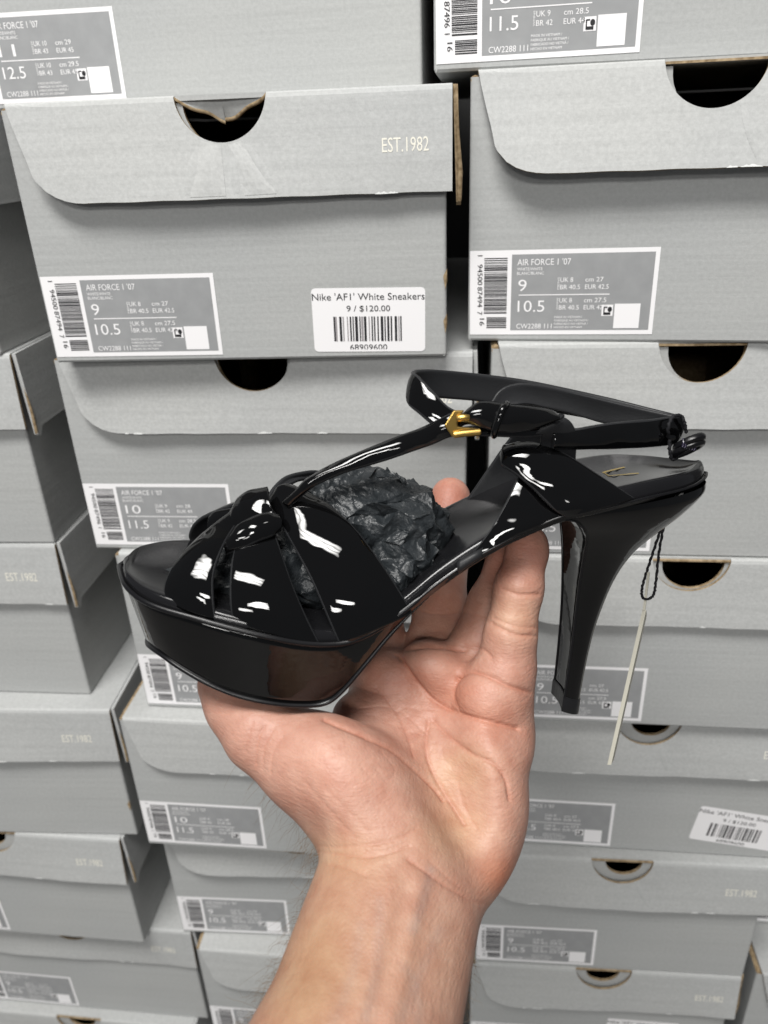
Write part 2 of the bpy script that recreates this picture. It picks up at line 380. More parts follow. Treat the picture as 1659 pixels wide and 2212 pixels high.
H = 0.1245
S1 = [(-.012, .023, -.019, .044, .0016), (.006, .023, .0045, .044, .0014), (.010, .021, .023, .043, .0012)]
S2 = [(.012, .021, .021, .043, .0010)]
S3 = [(.008, .022, .016, .043, .0010)]
boxes = [
 # middle stack, top to bottom
 (-.281, .455, .0205, .253, .14, 0, '11', 'largest grey box at the upper left, its size label cut off by the left edge', dict(hole=False, est=False, wear=0)),
 (-.2246, .389, -.104, .211, H, 1.9, '9', 'grey box with a straight price sticker and a torn thumb hole above the sandal', dict(lean=4.5, twist=-1.2, torn=True, hole_dx=-.003, kraft=True, sticker=(.142, .0035, -.012), scuff=S1, wear=2)),
 (-.2365, .406, -.2285, .2335, H, 0, '10', 'grey box behind the front of the sandal with a size 10 label beside the vamp', dict(lean=2.5, hole_dx=-.004)),
 (-.2235, .403, -.353, .211, H, 0, '9', 'grey box directly behind the black platform sole', dict(lean=2)),
 (-.2406, .392, -.4775, .2305, H, 0, '10', 'grey box behind the thumb with a size 10 label just left of the palm', dict(lean=2.5)),
 (-.2385, .408, -.602, .211, H, 2.3, '9', 'grey box with a curled label corner left of the wrist', dict(lean=3)),
 (-.2237, .396, -.7265, .211, H, 0, '9', 'grey box left of the hairy forearm at the bottom edge', dict(lean=3)),
 # right stack
 (-.0200, .4135, .0258, .2305, H, 0, '10', 'grey box at the top right whose label shows 11.5 above a thumb hole', dict(lean=3)),
 (-.0030, .407, -.0987, .211, H, -4.5, '9', 'grey box at the upper right with a bent flap and complete size 9 label', dict(lean=7.5, twist=1.5, scuff=S2)),
 (.0095, .401, -.2232, .211, H, 0, '9', 'grey box right behind the ankle strap and gold buckle', dict(lean=3, hole_dx=-.003)),
 (.0180, .400, -.3477, .211, H, 0, '9', 'grey box behind the stiletto heel', dict(lean=2.5)),
 (.0110, .409, -.4722, .211, H, 0, '9', 'grey box with a tilted white price sticker right of the palm', dict(lean=4.5, sticker=(.146, .0155, -.14), scuff=S3)),
 (.0080, .399, -.5967, .207, H, 1.2, '9', 'grey box right of the wrist with a creased lid and no price sticker', dict(lean=4, hole_dx=-.003, scuff=[(.010, .019, .022, .043, .0009)])),
 (.0050, .399, -.7212, .206, H, 1.5, '9', 'lowest grey box right of the forearm, its price sticker cut by the bottom edge', dict(lean=3.5, kraft=True, sticker=(.112, .028, -.03))),
 # left stack (right edges given through xl = xr - w)
 (-.268-.211, .408, -.104, .211, H, 0, '9', 'topmost grey box of the left stack, only its dark side showing', dict()),
 (-.267-.211, .404, -.2285, .211, H, 2, '9', 'second grey box of the left stack, its shaded side beside the size 10 label', dict(lean=2.5)),
 (-.270-.211, .409, -.353, .211, H, 1.0, '9', 'left stack box whose EST.1982 print sits level with the toe of the sandal', dict(lean=2.5)),
 (-.252-.211, .388, -.4775, .211, H, 3.0, '9', 'left stack box whose EST.1982 print is beside the thumb, lid creased', dict(lean=2.5, scuff=[(-.03, .03, -.05, .045, .0012)])),
 (-.268-.211, .3955, -.602, .211, H, 0, '9', 'left stack box with a thumb hole cut by the left edge', dict(lean=3)),
 (-.235-.217, .410, -.7265, .217, H, 0, '9', 'left stack box jutting right with a complete size 9 label near the bottom', dict(lean=1.5, hole=True)),
 (-.250-.217, .402, -.851, .217, H, 0, '9', 'bottom grey box of the left stack, only its lid and thumb hole showing', dict(lean=3)),
 # far right stack
 (.2300, .455, -.602, .211, H, 0, '9', 'grey box set back at the right edge, resting on the lower corner box', dict(hole=False, est=False)),
 (.2295, .4125, -.7265, .211, H, 0, '9', 'grey box in the bottom right corner with a curled kraft edge', dict(lean=3)),
]
for i, (xl, yl, zb, w, h, yaw, size, lab, kw) in enumerate(boxes):
    if xl < -.40: kw.setdefault('est_dx', 0.0)
    if zb < -.30: kw.setdefault('notch', .80 if zb > -.40 else .60)
    shoe_box(xl, yl, zb, w, h, yaw, size, lab, seed=i, **kw)

# setting: floor under the stacks and the wall behind them
fl = MB(); fl.add([(-1.5, -1.5, -.8515), (1.5, -1.5, -.8515), (1.5, .9, -.8515), (-1.5, .9, -.8515)], [(0, 1, 2, 3)])
M_FLOOR = mat('grey_floor', (0.18, 0.175, 0.17), 0.5, 0.3); tag(fl.build('floor', M_FLOOR), kind='structure')
wl = MB(); wl.add([(-1.5, .9, -.8515), (1.5, .9, -.8515), (1.5, .9, 1.2), (-1.5, .9, 1.2)], [(0, 1, 2, 3)])
M_WALL = mat('dark_wall', (0.05, 0.05, 0.05), 0.8, 0.2); tag(wl.build('wall', M_WALL), kind='structure')  # dark colour stands in for the shade in the gaps between stacks
# ------------------------------------------------------------------ the subject: helpers
def at(px, py, d):
    """a point on the view ray through (px, py) at depth d, in world space"""
    return CAMM.T@np.array([(px-CX)/F*d, (py-CY)/F*d, d])
# the sandal's own frame: a along its length (toe -> heel), b up, c towards the near side
_e, _y, D0 = math.radians(17), math.radians(-5), 0.31
_X = np.array([1.0, 0, 0]); _U = np.array([0, -math.cos(_e), -math.sin(_e)]); _N = np.array([0, math.sin(_e), -math.cos(_e)])
SX = math.cos(_y)*_X+math.sin(_y)*_N; SN = -math.sin(_y)*_X+math.cos(_y)*_N; SU = _U
SO = np.array([(900-CX)/F*D0, (1350-CY)/F*D0, D0])
def sh(px, py, c):
    """sandal coordinates of the point seen at (px, py) that lies c millimetres towards the near side"""
    r = np.array([(px-CX)/F, (py-CY)/F, 1.0]); cc = c/1000
    a = np.linalg.solve(np.array([SX, SU, -r]).T, -(SO+cc*SN)); return np.array([a[0], a[1], cc])
_A = CAMM.T@np.array([SX, SU, SN]).T; _B = CAMM.T@SO
SHOE_M = Matrix(((_A[0, 0], _A[0, 1], _A[0, 2], _B[0]), (_A[1, 0], _A[1, 1], _A[1, 2], _B[1]), (_A[2, 0], _A[2, 1], _A[2, 2], _B[2]), (0, 0, 0, 1)))
def crom(P, n, t=None):
    """Catmull-Rom through the rows of P, n samples (or the parameters t in 0..1)"""
    P = np.asarray(P, float); k = len(P); ts = np.linspace(0, k-1, n) if t is None else np.asarray(t)*(k-1)
    E = np.vstack([2*P[0]-P[1], P, 2*P[-1]-P[-2]]); i = np.minimum(ts.astype(int), k-2); f = (ts-i)[:, None]
    p0, p1, p2, p3 = E[i], E[i+1], E[i+2], E[i+3]
    return 0.5*(2*p1+(p2-p0)*f+(2*p0-5*p1+4*p2-p3)*f**2+(3*p1-p0-3*p2+p3)*f**3)
def arclen(P, n):
    """n points evenly spaced along a dense polyline P"""
    d = np.r_[0, np.cumsum(np.linalg.norm(np.diff(P, axis=0), axis=1))]; t = np.linspace(0, d[-1], n)
    return np.array([np.interp(t, d, P[:, k]) for k in range(P.shape[1])]).T
def ribbon(name, A, B, mats, parent, thick=1.5, crown=1.0, n=48, m=10, wob=0.0, seed=0, side=1, inner=None, edge=1, out=1):
    """a strap between the edge curves A and B: convex across, with rounded folded edges"""
    A = crom(A, n); B = crom(B, n); V = np.linspace(0, 1, m+1)
    P = A[:, None, :]*(1-V)[None, :, None]+B[:, None, :]*V[None, :, None]
    def normals(P):
        du = np.gradient(P, axis=0); dv = np.gradient(P, axis=1); N = np.cross(du, dv); return side*N/(np.linalg.norm(N, axis=2, keepdims=True)+1e-12)
    N = normals(P)
    if out and N[:, :, 2].mean()*out < 0: side = -side; N = -N
    q = np.random.default_rng(seed)
    off = crown/1000*4*(V*(1-V))[None, :]*np.ones((n, 1))
    if wob:
        u = np.linspace(0, 1, n)[:, None]
        for _ in range(4): off = off+wob/1000*0.5*np.sin(u*q.uniform(6, 26)+V[None, :]*q.uniform(-6, 6)+q.uniform(0, 6))*np.minimum(1, 6*V*(1-V))[None, :]
    P = P+N*off[:, :, None]; N = normals(P); th = thick/1000
    top = P; bot = P-N*th
    rows = []
    for i in range(n):
        t, b, nn = top[i], bot[i], N[i]; wA = (t[0]-t[1]); wA /= np.linalg.norm(wA)+1e-12; wB = (t[-1]-t[-2]); wB /= np.linalg.norm(wB)+1e-12
        eA = [t[0]-nn[0]*th*.5+(wA*math.cos(a)+nn[0]*math.sin(a))*th*.5 for a in np.radians([60, 20, -20, -60])]
        eB = [t[-1]-nn[-1]*th*.5+(wB*math.cos(a)+nn[-1]*math.sin(a))*th*.5 for a in np.radians([60, 20, -20, -60])]
        rows.append((list(t), eB, list(b[::-1]), eA[::-1]))
    mb = MB()
    fl = side < 0
    mb.grid([r[0] for r in rows], 0, True, flip=fl)
    mb.grid([[r[0][-1]]+r[1]+[r[2][0]] for r in rows], edge, True, flip=fl)
    mb.grid([r[2] for r in rows], 1 if inner is None else inner, True, flip=fl)
    mb.grid([[r[2][-1]]+r[3]+[r[0][0]] for r in rows], edge, True, flip=fl)
    for r, f in ((rows[0], fl), (rows[-1], not fl)):
        L = r[0]+r[1]+r[2]+r[3]; mb.add(L, [tuple(range(len(L)))[::-1] if not f else tuple(range(len(L)))], edge)
    return mb.build(name, mats, parent, weld=1e-6)
def band(name, rows, mats, parent, **k):
    """rows of (xA, yA, cA, xB, yB, cB)"""
    return ribbon(name, [sh(*r[:3]) for r in rows], [sh(*r[3:]) for r in rows], mats, parent, **k)

# ------------------------------------------------------------------ materials of the subject
def patent_material(name, wav, wavs, dust=True):
    m = mat(name, (0.0022, 0.0022, 0.0024), 0.02, 0.5); N, L, b = nodes(m)
    b.inputs['Coat Weight'].default_value = 0.0; b.inputs['Coat Roughness'].default_value = 0.02
    a = noise(m, wavs, 2, 0.45); k = bump(m, a.outputs[0], wav, 0.004)
    f = noise(m, 150, 1, 0.4, stretch=(1, 2.2, 1)); bump(m, f.outputs[0], wav*.8, 0.0016, k)
    s = noise(m, 300, 5, 0.7); r = ramp(m, s.outputs[0], 0.62, (0.015,)*3, 0.85, (0.06,)*3); L.new(r.outputs[0], b.inputs['Roughness'])
    return m
M_PATENT = patent_material('black_patent_leather', 0.05, 60)
M_PATENT2 = patent_material('black_patent_leather_creased', 0.10, 80)
M_EDGE = mat('black_painted_edge', (0.006, 0.006, 0.007), 0.30, 0.3)
M_LINING = mat('black_lining_leather', (0.016, 0.0165, 0.018), 0.45, 0.28)
n_ = noise(M_LINING, 900, 4); bump(M_LINING, n_.outputs[0], 0.25, 0.0003)
M_GOLD = mat('gold_metal', (0.58, 0.38, 0.11), 0.33, 0.5, 1.0); n_ = noise(M_GOLD, 400, 3); bump(M_GOLD, n_.outputs[0], 0.10, 0.0003)
M_FOIL = mat('gold_foil_print', (0.36, 0.27, 0.10), 0.45, 0.5, 0.4)
M_HEELTIP = mat('black_rubber', (0.010, 0.010, 0.011), 0.35, 0.4)

shoe = empty('high_heel_sandal'); shoe.matrix_world = SHOE_M
tag(shoe, 'black patent platform sandal with a stiletto heel, held up on the open palm', 'sandal')

# ------------------------------------------------------------------ sole
RIM = [(258, 1222, 0), (264, 1246, 11), (275, 1268, 19), (305, 1294, 27), (350, 1314, 32), (420, 1334, 36), (500, 1356, 38.5), (580, 1375, 39.5), (650, 1388, 39),
       (710, 1391, 38), (760, 1384, 37), (820, 1356, 35), (880, 1313, 33), (940, 1264, 30.5), (1000, 1222, 28.5), (1060, 1186, 27), (1130, 1150, 26), (1220, 1113, 26),
       (1300, 1097, 26.5), (1400, 1074, 25), (1462, 1060, 20), (1498, 1049, 14), (1516, 1038, 8.5), (1524, 1029, 4), (1526, 1021, 0)]
BOT = [(322, 1368, 0), (318, 1388, 10), (327, 1399, 17), (350, 1415, 24), (385, 1440, 29), (440, 1472, 33), (505, 1500, 35), (575, 1517, 36), (640, 1524, 35.5),
       (700, 1520, 34.5), (738, 1494, 34), (790, 1434, 33), (848, 1365, 31), (920, 1296, 29), (988, 1244, 27.5), (1058, 1199, 26), (1132, 1161, 25), (1222, 1125, 25),
       (1300, 1108, 25), (1400, 1084, 23), (1460, 1069, 18.5), (1494, 1058, 13), (1511, 1047, 8), (1519, 1038, 3.7), (1521, 1031, 0)]
def mirror(P): Q = np.array(P).copy(); Q[:, 2] *= -1; return Q
NR = 120
rimN = crom([sh(*p) for p in RIM], NR); botN = crom([sh(*p) for p in BOT], NR)
rimN[0, 2] = rimN[-1, 2] = botN[0, 2] = botN[-1, 2] = 0
rimF, botF = mirror(rimN), mirror(botN)
mb = MB()
VW = np.linspace(0, 1, 9)
def wall_rows(r, b):
    R = []
    for i in range(NR):
        bulge = 0.0007*math.sin(math.pi*i/NR)
        R.append([r[i]*(1-v)+b[i]*v+np.array([0, 0, 0]) for v in VW])
    return R
mb.grid(wall_rows(rimN, botN), 0, True); mb.grid(wall_rows(rimF, botF), 0, True, flip=True)
cr = np.linspace(1, -1, 13)
mb.grid([[np.array([b[0], b[1]-0.0006*(1-t*t), b[2]*t]) for t in cr] for b in botN], 1, True, flip=False)
mb.grid([[np.array([b[0], b[1], b[2]*t]) for t in cr] for b in rimN], 0, True, flip=True)
sole = mb.build('platform_sole', [M_PATENT, M_HEELTIP], shoe, weld=1e-6)
# footbed: padded insole with a rounded wrapped rim standing on the sole
mb = MB(); rows = []
for i in range(NR):
    s = i/(NR-1); p = rimN[i]; hgt = 0.0040 if s < .5 else 0.0040+0.0012*min(1, (s-.5)*4); endf = min(1, min(i, NR-1-i)/5)
    cmax = max(p[2]-0.0012*endf, 0); row = []
    inn = np.array([0.0012 if i < 8 else (-0.0012 if i > NR-9 else 0), 0, 0])*(1-endf)
    for k in range(6):
        a = math.pi/2*k/5; row.append(np.array([p[0]+(1 if i < NR/2 else -1)*0.0026*(1-math.cos(a))*max(0, 1-p[2]/0.016)**1.0, p[1]+hgt*math.sin(a)*0.98, cmax-0.0022*(1-math.cos(a))*min(1, cmax/0.004)])+inn)
    for t in np.linspace(0.94, -0.94, 17): 
        cc = (cmax-0.0022*min(1, cmax/0.004)); row.append(np.array([p[0]+(1 if i < NR/2 else -1)*0.0026*max(0, 1-p[2]/0.016), p[1]+hgt-0.0016*(1-t*t)*min(1, cmax/.015), cc*t])+inn)
    for k in range(5, -1, -1):
        q = row[k].copy(); q[2] *= -1; row.append(q)
    rows.append(row)
mb.grid(rows, 0, True, flip=True)
foot = mb.build('footbed', [M_LINING], shoe, weld=1e-6)
foot.data.materials[0] = M_FOOT = mat('black_footbed_leather', (0.008, 0.008, 0.009), 0.20, 0.35)
n_ = noise(M_FOOT, 700, 4); k_ = bump(M_FOOT, n_.outputs[0], 0.10, 0.0003)
n2_ = noise(M_FOOT, 30, 4, 0.6); r_ = ramp(M_FOOT, n2_.outputs[0], 0.35, (0.07,)*3, 0.7, (0.24,)*3); M_FOOT.node_tree.links.new(r_.outputs[0], M_FOOT.node_tree.nodes['Principled BSDF'].inputs['Roughness'])
# gold strokes stamped in the heel seat, part of the emblem that shows
def footbed_pt(px, py, c0):
    p = sh(px, py, c0); return p
mk = MB()
def seat_point(px, py):
    """where the view ray meets the footbed: search the lateral offset"""
    best = None
    for c in np.linspace(-22, 22, 89):
        q = sh(px, py, c); i = int(np.argmin(np.abs(rimN[NR//2:, 0]-q[0])))+NR//2; cm = max(rimN[i, 2], 1e-4)
        zt = rimN[i, 1]+0.0052-0.0016*(1-min(1, abs(c/1000)/cm)**2)*min(1, cm/.015)
        if best is None or abs(q[1]-zt) < best[0]: best = (abs(q[1]-zt), q, zt)
    q = best[1]; return np.array([q[0], best[2]+0.00025, q[2]])
for (x0_, y0_), (x1_, y1_) in (((1302, 1022), (1349, 1010)), ((1306, 1021), (1318, 1030)), ((1314, 1029), (1380, 1023))):
    a_ = [seat_point(x0_+(x1_-x0_)*t, y0_+(y1_-y0_)*t) for t in np.linspace(0, 1, 6)]
    dirn = np.array([a_[-1][0]-a_[0][0], 0, a_[-1][2]-a_[0][2]]); dirn /= np.linalg.norm(dirn)+1e-9; sd = np.array([-dirn[2], 0, dirn[0]])*0.0007
    mk.grid([[p-sd, p+sd] for p in a_], 0, False)
mk.build('emblem', M_FOIL, foot)
# welts: rolled piping along the platform's upper and lower rims, stitched edge on the waist
mb = MB()
up = rimN+np.array([0, 0, 0.0004]); upF = mirror(up); loop = np.vstack([up[::1], upF[::-1][1:-1]])
rad = [0.0010 if i < 62 else 0.0005 for i in range(NR)]; rad = rad+rad[::-1][1:-1]
mb.tube(loop, rad, 0, 8, closed=True); mb.build('upper_welt', M_EDGE, shoe)
mb = MB(); k0 = 66; lo = np.vstack([botN[:k0], mirror(botN[:k0])[::-1][:-1]]); lo = np.vstack([mirror(botN[1:k0])[::-1], botN[:k0]])
lr = [0.0009*min(1, (min(i, len(lo)-1-i)+.3)/6) for i in range(len(lo))]; mb.tube(lo, lr, 0, 8); mb.build('lower_welt', M_EDGE, shoe)

# ------------------------------------------------------------------ heel
HF = [(1180, 1122), (1236, 1124), (1258, 1138), (1268, 1160), (1262, 1200), (1253, 1250), (1246, 1305), (1239, 1365), (1229, 1440), (1222, 1490), (1219, 1509)]
HB = [(1508, 1026), (1502, 1047), (1461, 1092), (1411, 1138), (1366, 1183), (1328, 1240), (1301, 1300), (1279, 1365), (1262, 1440), (1253, 1490), (1250, 1509)]
HW = [25, 24.5, 22, 18, 14, 11, 9.3, 8.2, 7.4, 7.0, 6.9]
def heel_ring(f, b, hw, grow=0.0):
    pf = sh(f[0], f[1], hw); pb = sh(b[0], b[1], 0); hw = hw/1000+grow
    R = []
    for a in np.linspace(0, math.pi, 25):                       # near front corner round the back to the far front corner
        e_ = 2/(2.1+0.8*min(1, max(0, (hw-.012)/.012))); t = math.sin(a)**e_ if a < 3.14 else 0.0; R.append(np.array([pf[0]+(pb[0]-pf[0])*t+grow*(t*2-1), pf[1]+(pb[1]-pf[1])*t, hw*math.copysign(abs(math.cos(a))**e_, math.cos(a))]))
    m = []
    for t in np.linspace(-1, 1, 7)[1:-1]:                       # hollow breast
        m.append(np.array([pf[0]-grow+0.0016*(1-t*t)*min(1, hw/.012), pf[1], hw*t]))
    return R, m
nf = 44
HFi = crom(HF, nf); HBi = crom(HB, nf); HWi = crom([[x] for x in HW], nf)[:, 0]
mb = MB(); sides = []; fronts = []
for f, b, w_ in zip(HFi, HBi, HWi):
    R, m = heel_ring(f, b, w_); sides.append(R); fronts.append([R[-1]]+m+[R[0]])
mb.grid(sides, 0, True, flip=True); mb.grid(fronts, 1, True, flip=True)
L = sides[-1]+fronts[-1][1:-1]; mb.add(L, [tuple(range(len(L)))], 0)
M_HEELP = patent_material('black_patent_heel', 0.05, 40)
heel = mb.build('stiletto_heel', [M_HEELP, M_HEELP], shoe)
mb = MB(); ed = []
for side_ in (0, -1): mb.tube([s[side_] for s in sides[3:]], 0.0005, 0, 6)
mb.build('heel_edge', M_EDGE, heel)
mb = MB(); rr = []; ff = []
for t, g in ((0, .0003), (.08, .0005), (1, .0004)):
    R, m = heel_ring((1219+(1214-1219)*t, 1503+(1535-1503)*t), (1250+(1246-1250)*t, 1503+(1534-1503)*t), 6.9, g); rr.append(R); ff.append([R[-1]]+m+[R[0]])
mb.grid(rr, 0, True, flip=True); mb.grid(ff, 0, False, flip=True); L = rr[-1]+ff[-1][1:-1]; mb.add(L, [tuple(range(len(L)))], 0); L = rr[0]+ff[0][1:-1]; mb.add(L, [tuple(range(len(L)))[::-1]], 0)
mb.build('heel_tip', M_HEELTIP, heel)

# ------------------------------------------------------------------ vamp: woven bands over the toes
SM = [M_PATENT, M_LINING]
SM2 = [M_PATENT2, M_LINING]
def cd_(g, c0): return c0*(1-(.22*g+.66*g*g)/.90)          # how far a band has drawn in towards the centre line at height g
def vband(name, rows, c0A, c0B, mats, **k):
    return band(name, [(xa, ya, cd_(g, c0A), xb, yb, cd_(g, c0B)) for xa, ya, xb, yb, g in rows], mats, shoe, **k)
b1 = [(361, 1300, 463, 1342, 0), (356, 1268, 457, 1288, .16), (372, 1226, 459, 1235, .36), (402, 1186, 476, 1185, .55), (441, 1148, 498, 1145, .74), (488, 1112, 524, 1112, .88), (520, 1085, 556, 1092, .97)]
b2 = [(506, 1352, 692, 1399, 0), (500, 1302, 660, 1334, .16), (500, 1246, 632, 1268, .36), (506, 1196, 608, 1200, .57), (518, 1155, 590, 1145, .74), (540, 1115, 582, 1105, .88)]
b3 = [(737, 1394, 889, 1325, 0), (708, 1326, 860, 1276, .2), (674, 1248, 818, 1212, .42), (636, 1178, 768, 1145, .62), (604, 1122, 713, 1092, .8), (582, 1084, 660, 1060, .93), (592, 1060, 632, 1046, 1.0)]
vband('front_band', b1, 30, 36.5, SM2, thick=1.6, crown=1.6, wob=.12, seed=1)
vband('middle_band', b2, 37, 38.5, SM, thick=1.6, crown=1.5, wob=.12, seed=2)
vband('back_band', b3, 38, 33.5, SM, thick=1.7, crown=2.0, wob=.16, seed=5)
# their far halves, mirrored over the centre line
def far(name, rows, c0A, c0B, mats, **k):
    A = mirror([sh(xa, ya, cd_(g, c0A)) for xa, ya, xb, yb, g in rows]); B = mirror([sh(xb, yb, cd_(g, c0B)) for xa, ya, xb, yb, g in rows])
    return ribbon(name, A, B, mats, shoe, out=-1, **k)
far('front_band', b1, 30, 36.5, SM, thick=1.6, crown=1.2)
far('middle_band', b2[:5], 37, 38.5, SM, thick=1.6, crown=1.2)
band('far_loop', [(573, 1086, 2, 596, 1088, 3), (590, 1056, -3, 612, 1062, -2), (615, 1032, -8, 632, 1046, -7), (648, 1020, -12, 655, 1038, -12), (690, 1018, -18, 690, 1042, -18), (740, 1040, -26, 728, 1066, -26), (790, 1090, -32, 770, 1110, -32)], SM, shoe, thick=1.6, crown=1, out=-1)
# the knot
band('knot_band', [(499, 1102, 5, 502, 1142, 13), (511, 1077, 4, 526, 1130, 14), (537, 1060, 5, 556, 1119, 15), (577, 1052, 6, 590, 1112, 15)], SM2, shoe, thick=2.4, crown=1.6, wob=.16, seed=8)
band('knot_band', [(494, 1162, 18, 488, 1196, 21), (509, 1138, 18, 518, 1184, 22), (543, 1118, 17, 551, 1169, 22), (578, 1108, 16, 588, 1155, 20), (604, 1112, 15, 608, 1146, 18)], SM2, shoe, thick=2.4, crown=1.6, wob=.16, seed=9)
band('knot_end', [(451, 1116, -4, 452, 1152, -2), (462, 1106, -4, 468, 1144, 0), (485, 1101, -2, 490, 1138, 2), (506, 1098, 0, 508, 1134, 4)], SM, shoe, thick=2.0, crown=1.0)

# ------------------------------------------------------------------ T-bar, ankle strap, quarters
band('t_strap', [(610, 1082, 10, 622, 1096, 12), (636, 1060, 11, 655, 1068, 13), (662, 1033, 11, 686, 1044, 14), (715, 1003, 11, 740, 1020, 14), (780, 974, 11, 800, 1001, 14), (850, 946, 11, 868, 979, 15), (905, 926, 14, 925, 960, 18), (945, 908, 17, 962, 944, 20), (980, 892, 18, 990, 938, 19.5)], SM2, shoe, thick=2.2, crown=1.4, wob=.16, seed=12, n=60)
band('far_ankle_strap', [(990, 893, 15, 975, 940, 17), (965, 880, 14.5, 945, 922, 16), (936, 851, 12, 906, 889, 13), (901, 816, 6, 879, 866, 7), (888, 806, -1, 880, 838, 0), (900, 802, -8, 900, 852, -8), (950, 803, -16, 960, 857, -16), (1035, 811, -21, 1035, 863, -21), (1141, 825, -22, 1110, 876, -22), (1287, 856, -18, 1250, 897, -18), (1400, 884, -10, 1380, 925, -10), (1462, 899, -3, 1450, 945, -3), (1476, 903, 1, 1464, 956, 1)],
     [M_PATENT2, M_LINING], shoe, thick=1.8, crown=.4, n=90, out=-1)
band('far_quarter', [(1062, 868, -14, 1108, 878, -14), (1078, 846, -15, 1130, 874, -15), (1106, 832, -16, 1165, 878, -16), (1150, 830, -16, 1220, 889, -16), (1250, 850, -15, 1290, 908, -15), (1380, 882, -9, 1380, 926, -9), (1460, 900, -3, 1452, 948, -3)], [M_PATENT, M_LINING], shoe, thick=1.4, crown=.5, n=60, out=-1)
band('near_ankle_strap', [(1478, 902, 1, 1463, 958, 1), (1440, 905, 5, 1428, 962, 5), (1398, 911, 9, 1378, 966, 9), (1323, 917, 14, 1315, 968, 14), (1244, 930, 18, 1244, 970, 18), (1195, 936, 20, 1195, 968, 20)], SM2, shoe, thick=1.9, crown=1.0, wob=.16, seed=15, n=60)
band('far_lining', [(1130, 905, -14, 1176, 930, -14), (1112, 934, -17, 1172, 960, -17), (1088, 966, -19, 1152, 1002, -19), (1054, 1016, -21, 1128, 1050, -20), (1018, 1068, -22, 1095, 1112, -21), (982, 1116, -23, 1060, 1168, -22), (950, 1158, -24, 1010, 1222, -22)], [M_PATENT, M_LINING], shoe, thick=1.6, crown=.6, n=50, out=-1)
band('near_quarter', [(1128, 1016, 17, 1160, 1046, 18), (1106, 1066, 21, 1192, 1082, 22), (1078, 1118, 24, 1212, 1108, 25.5), (1052, 1158, 26, 1190, 1128, 26), (1018, 1200, 27, 1110, 1162, 26.5), (985, 1234, 28.5, 1012, 1216, 28.5)], SM, shoe, thick=1.5, crown=1.2, wob=.2, seed=17, n=50)
band('crossing_quarter', [(1098, 962, 10, 1079, 982, 14), (1120, 954, 13, 1086, 1002, 18), (1162, 958, 16, 1116, 1022, 21), (1222, 982, 19, 1152, 1052, 24), (1284, 1021, 22, 1184, 1084, 26.5), (1332, 1052, 25, 1206, 1105, 27.5), (1370, 1077, 26.5, 1226, 1117, 27.5)], SM, shoe, thick=1.8, crown=2.0, wob=.16, seed=19, n=56)
band('strap_loop', [(1190, 893, 19, 1158, 936, 20), (1222, 906, 20, 1168, 938, 20), (1238, 925, 19, 1172, 946, 19), (1243, 950, 17, 1172, 962, 17), (1241, 1000, 15, 1170, 1000, 15)], [M_LINING, M_LINING], shoe, thick=1.5, crown=.6, n=44)
band('under_strap', [(1000, 922, 15, 1002, 938, 17), (1060, 915, 16, 1062, 940, 18), (1120, 912, 17, 1120, 942, 19), (1175, 908, 18, 1172, 940, 20)], SM2, shoe, thick=1.4, crown=.6)
tongue = band('strap_end', [(996, 906, 20, 988, 926, 20), (1010, 883, 21, 1008, 916, 22), (1041, 869, 22, 1038, 920, 24), (1096, 875, 22, 1078, 932, 24), (1150, 880, 22, 1122, 931, 24), (1190, 886, 22, 1165, 924, 24), (1204, 893, 22, 1195, 915, 23), (1208, 900, 22, 1206, 908, 22)], SM2, shoe, thick=2.4, crown=2.2, wob=.22, seed=22, n=54)
band('keeper_loop', [(1089, 868, 22, 1102, 872, 22), (1080, 880, 25, 1093, 883, 25), (1071, 905, 26, 1084, 908, 26), (1062, 932, 25.5, 1075, 935, 25.5), (1060, 943, 23, 1073, 945, 23)], SM2, shoe, thick=1.4, crown=.8, n=24, m=6)
# buckle
bk = MB()
outer = [(959, 919), (980, 886), (1003, 886), (999, 893), (988, 914), (990, 921), (1036, 926), (1041, 932), (1038, 940), (977, 944)]
hole_c = 21.5
front = [sh(x, y, 23.0) for x, y in outer]; backp = [sh(x, y, 20.2) for x, y in outer]
k = len(outer); bk.add(front+backp, [tuple(range(k))[::-1], tuple(range(k, 2*k))]+[(i, (i+1) % k, (i+1) % k+k, i+k) for i in range(k)], 0)
buckle = bk.build('buckle', M_GOLD, shoe, weld=1e-6)
bv = buckle.modifiers.new('b', 'BEVEL'); bv.width = 0.0005; bv.segments = 3; bv.limit_method = 'ANGLE'
pb = MB(); pb.tube([sh(990, 904, 23.5), sh(1000, 901, 24.6), sh(1012, 902, 24.0)], [0.0012, 0.0011, 0.0010], 0, 10); pb.build('prong', M_GOLD, buckle)
pb = MB(); pb.tube([sh(980, 939, 23.2), sh(1000, 936, 23.4), sh(1036, 933, 23.4)], 0.0013, 0, 12); pb.build('bar', M_GOLD, buckle)

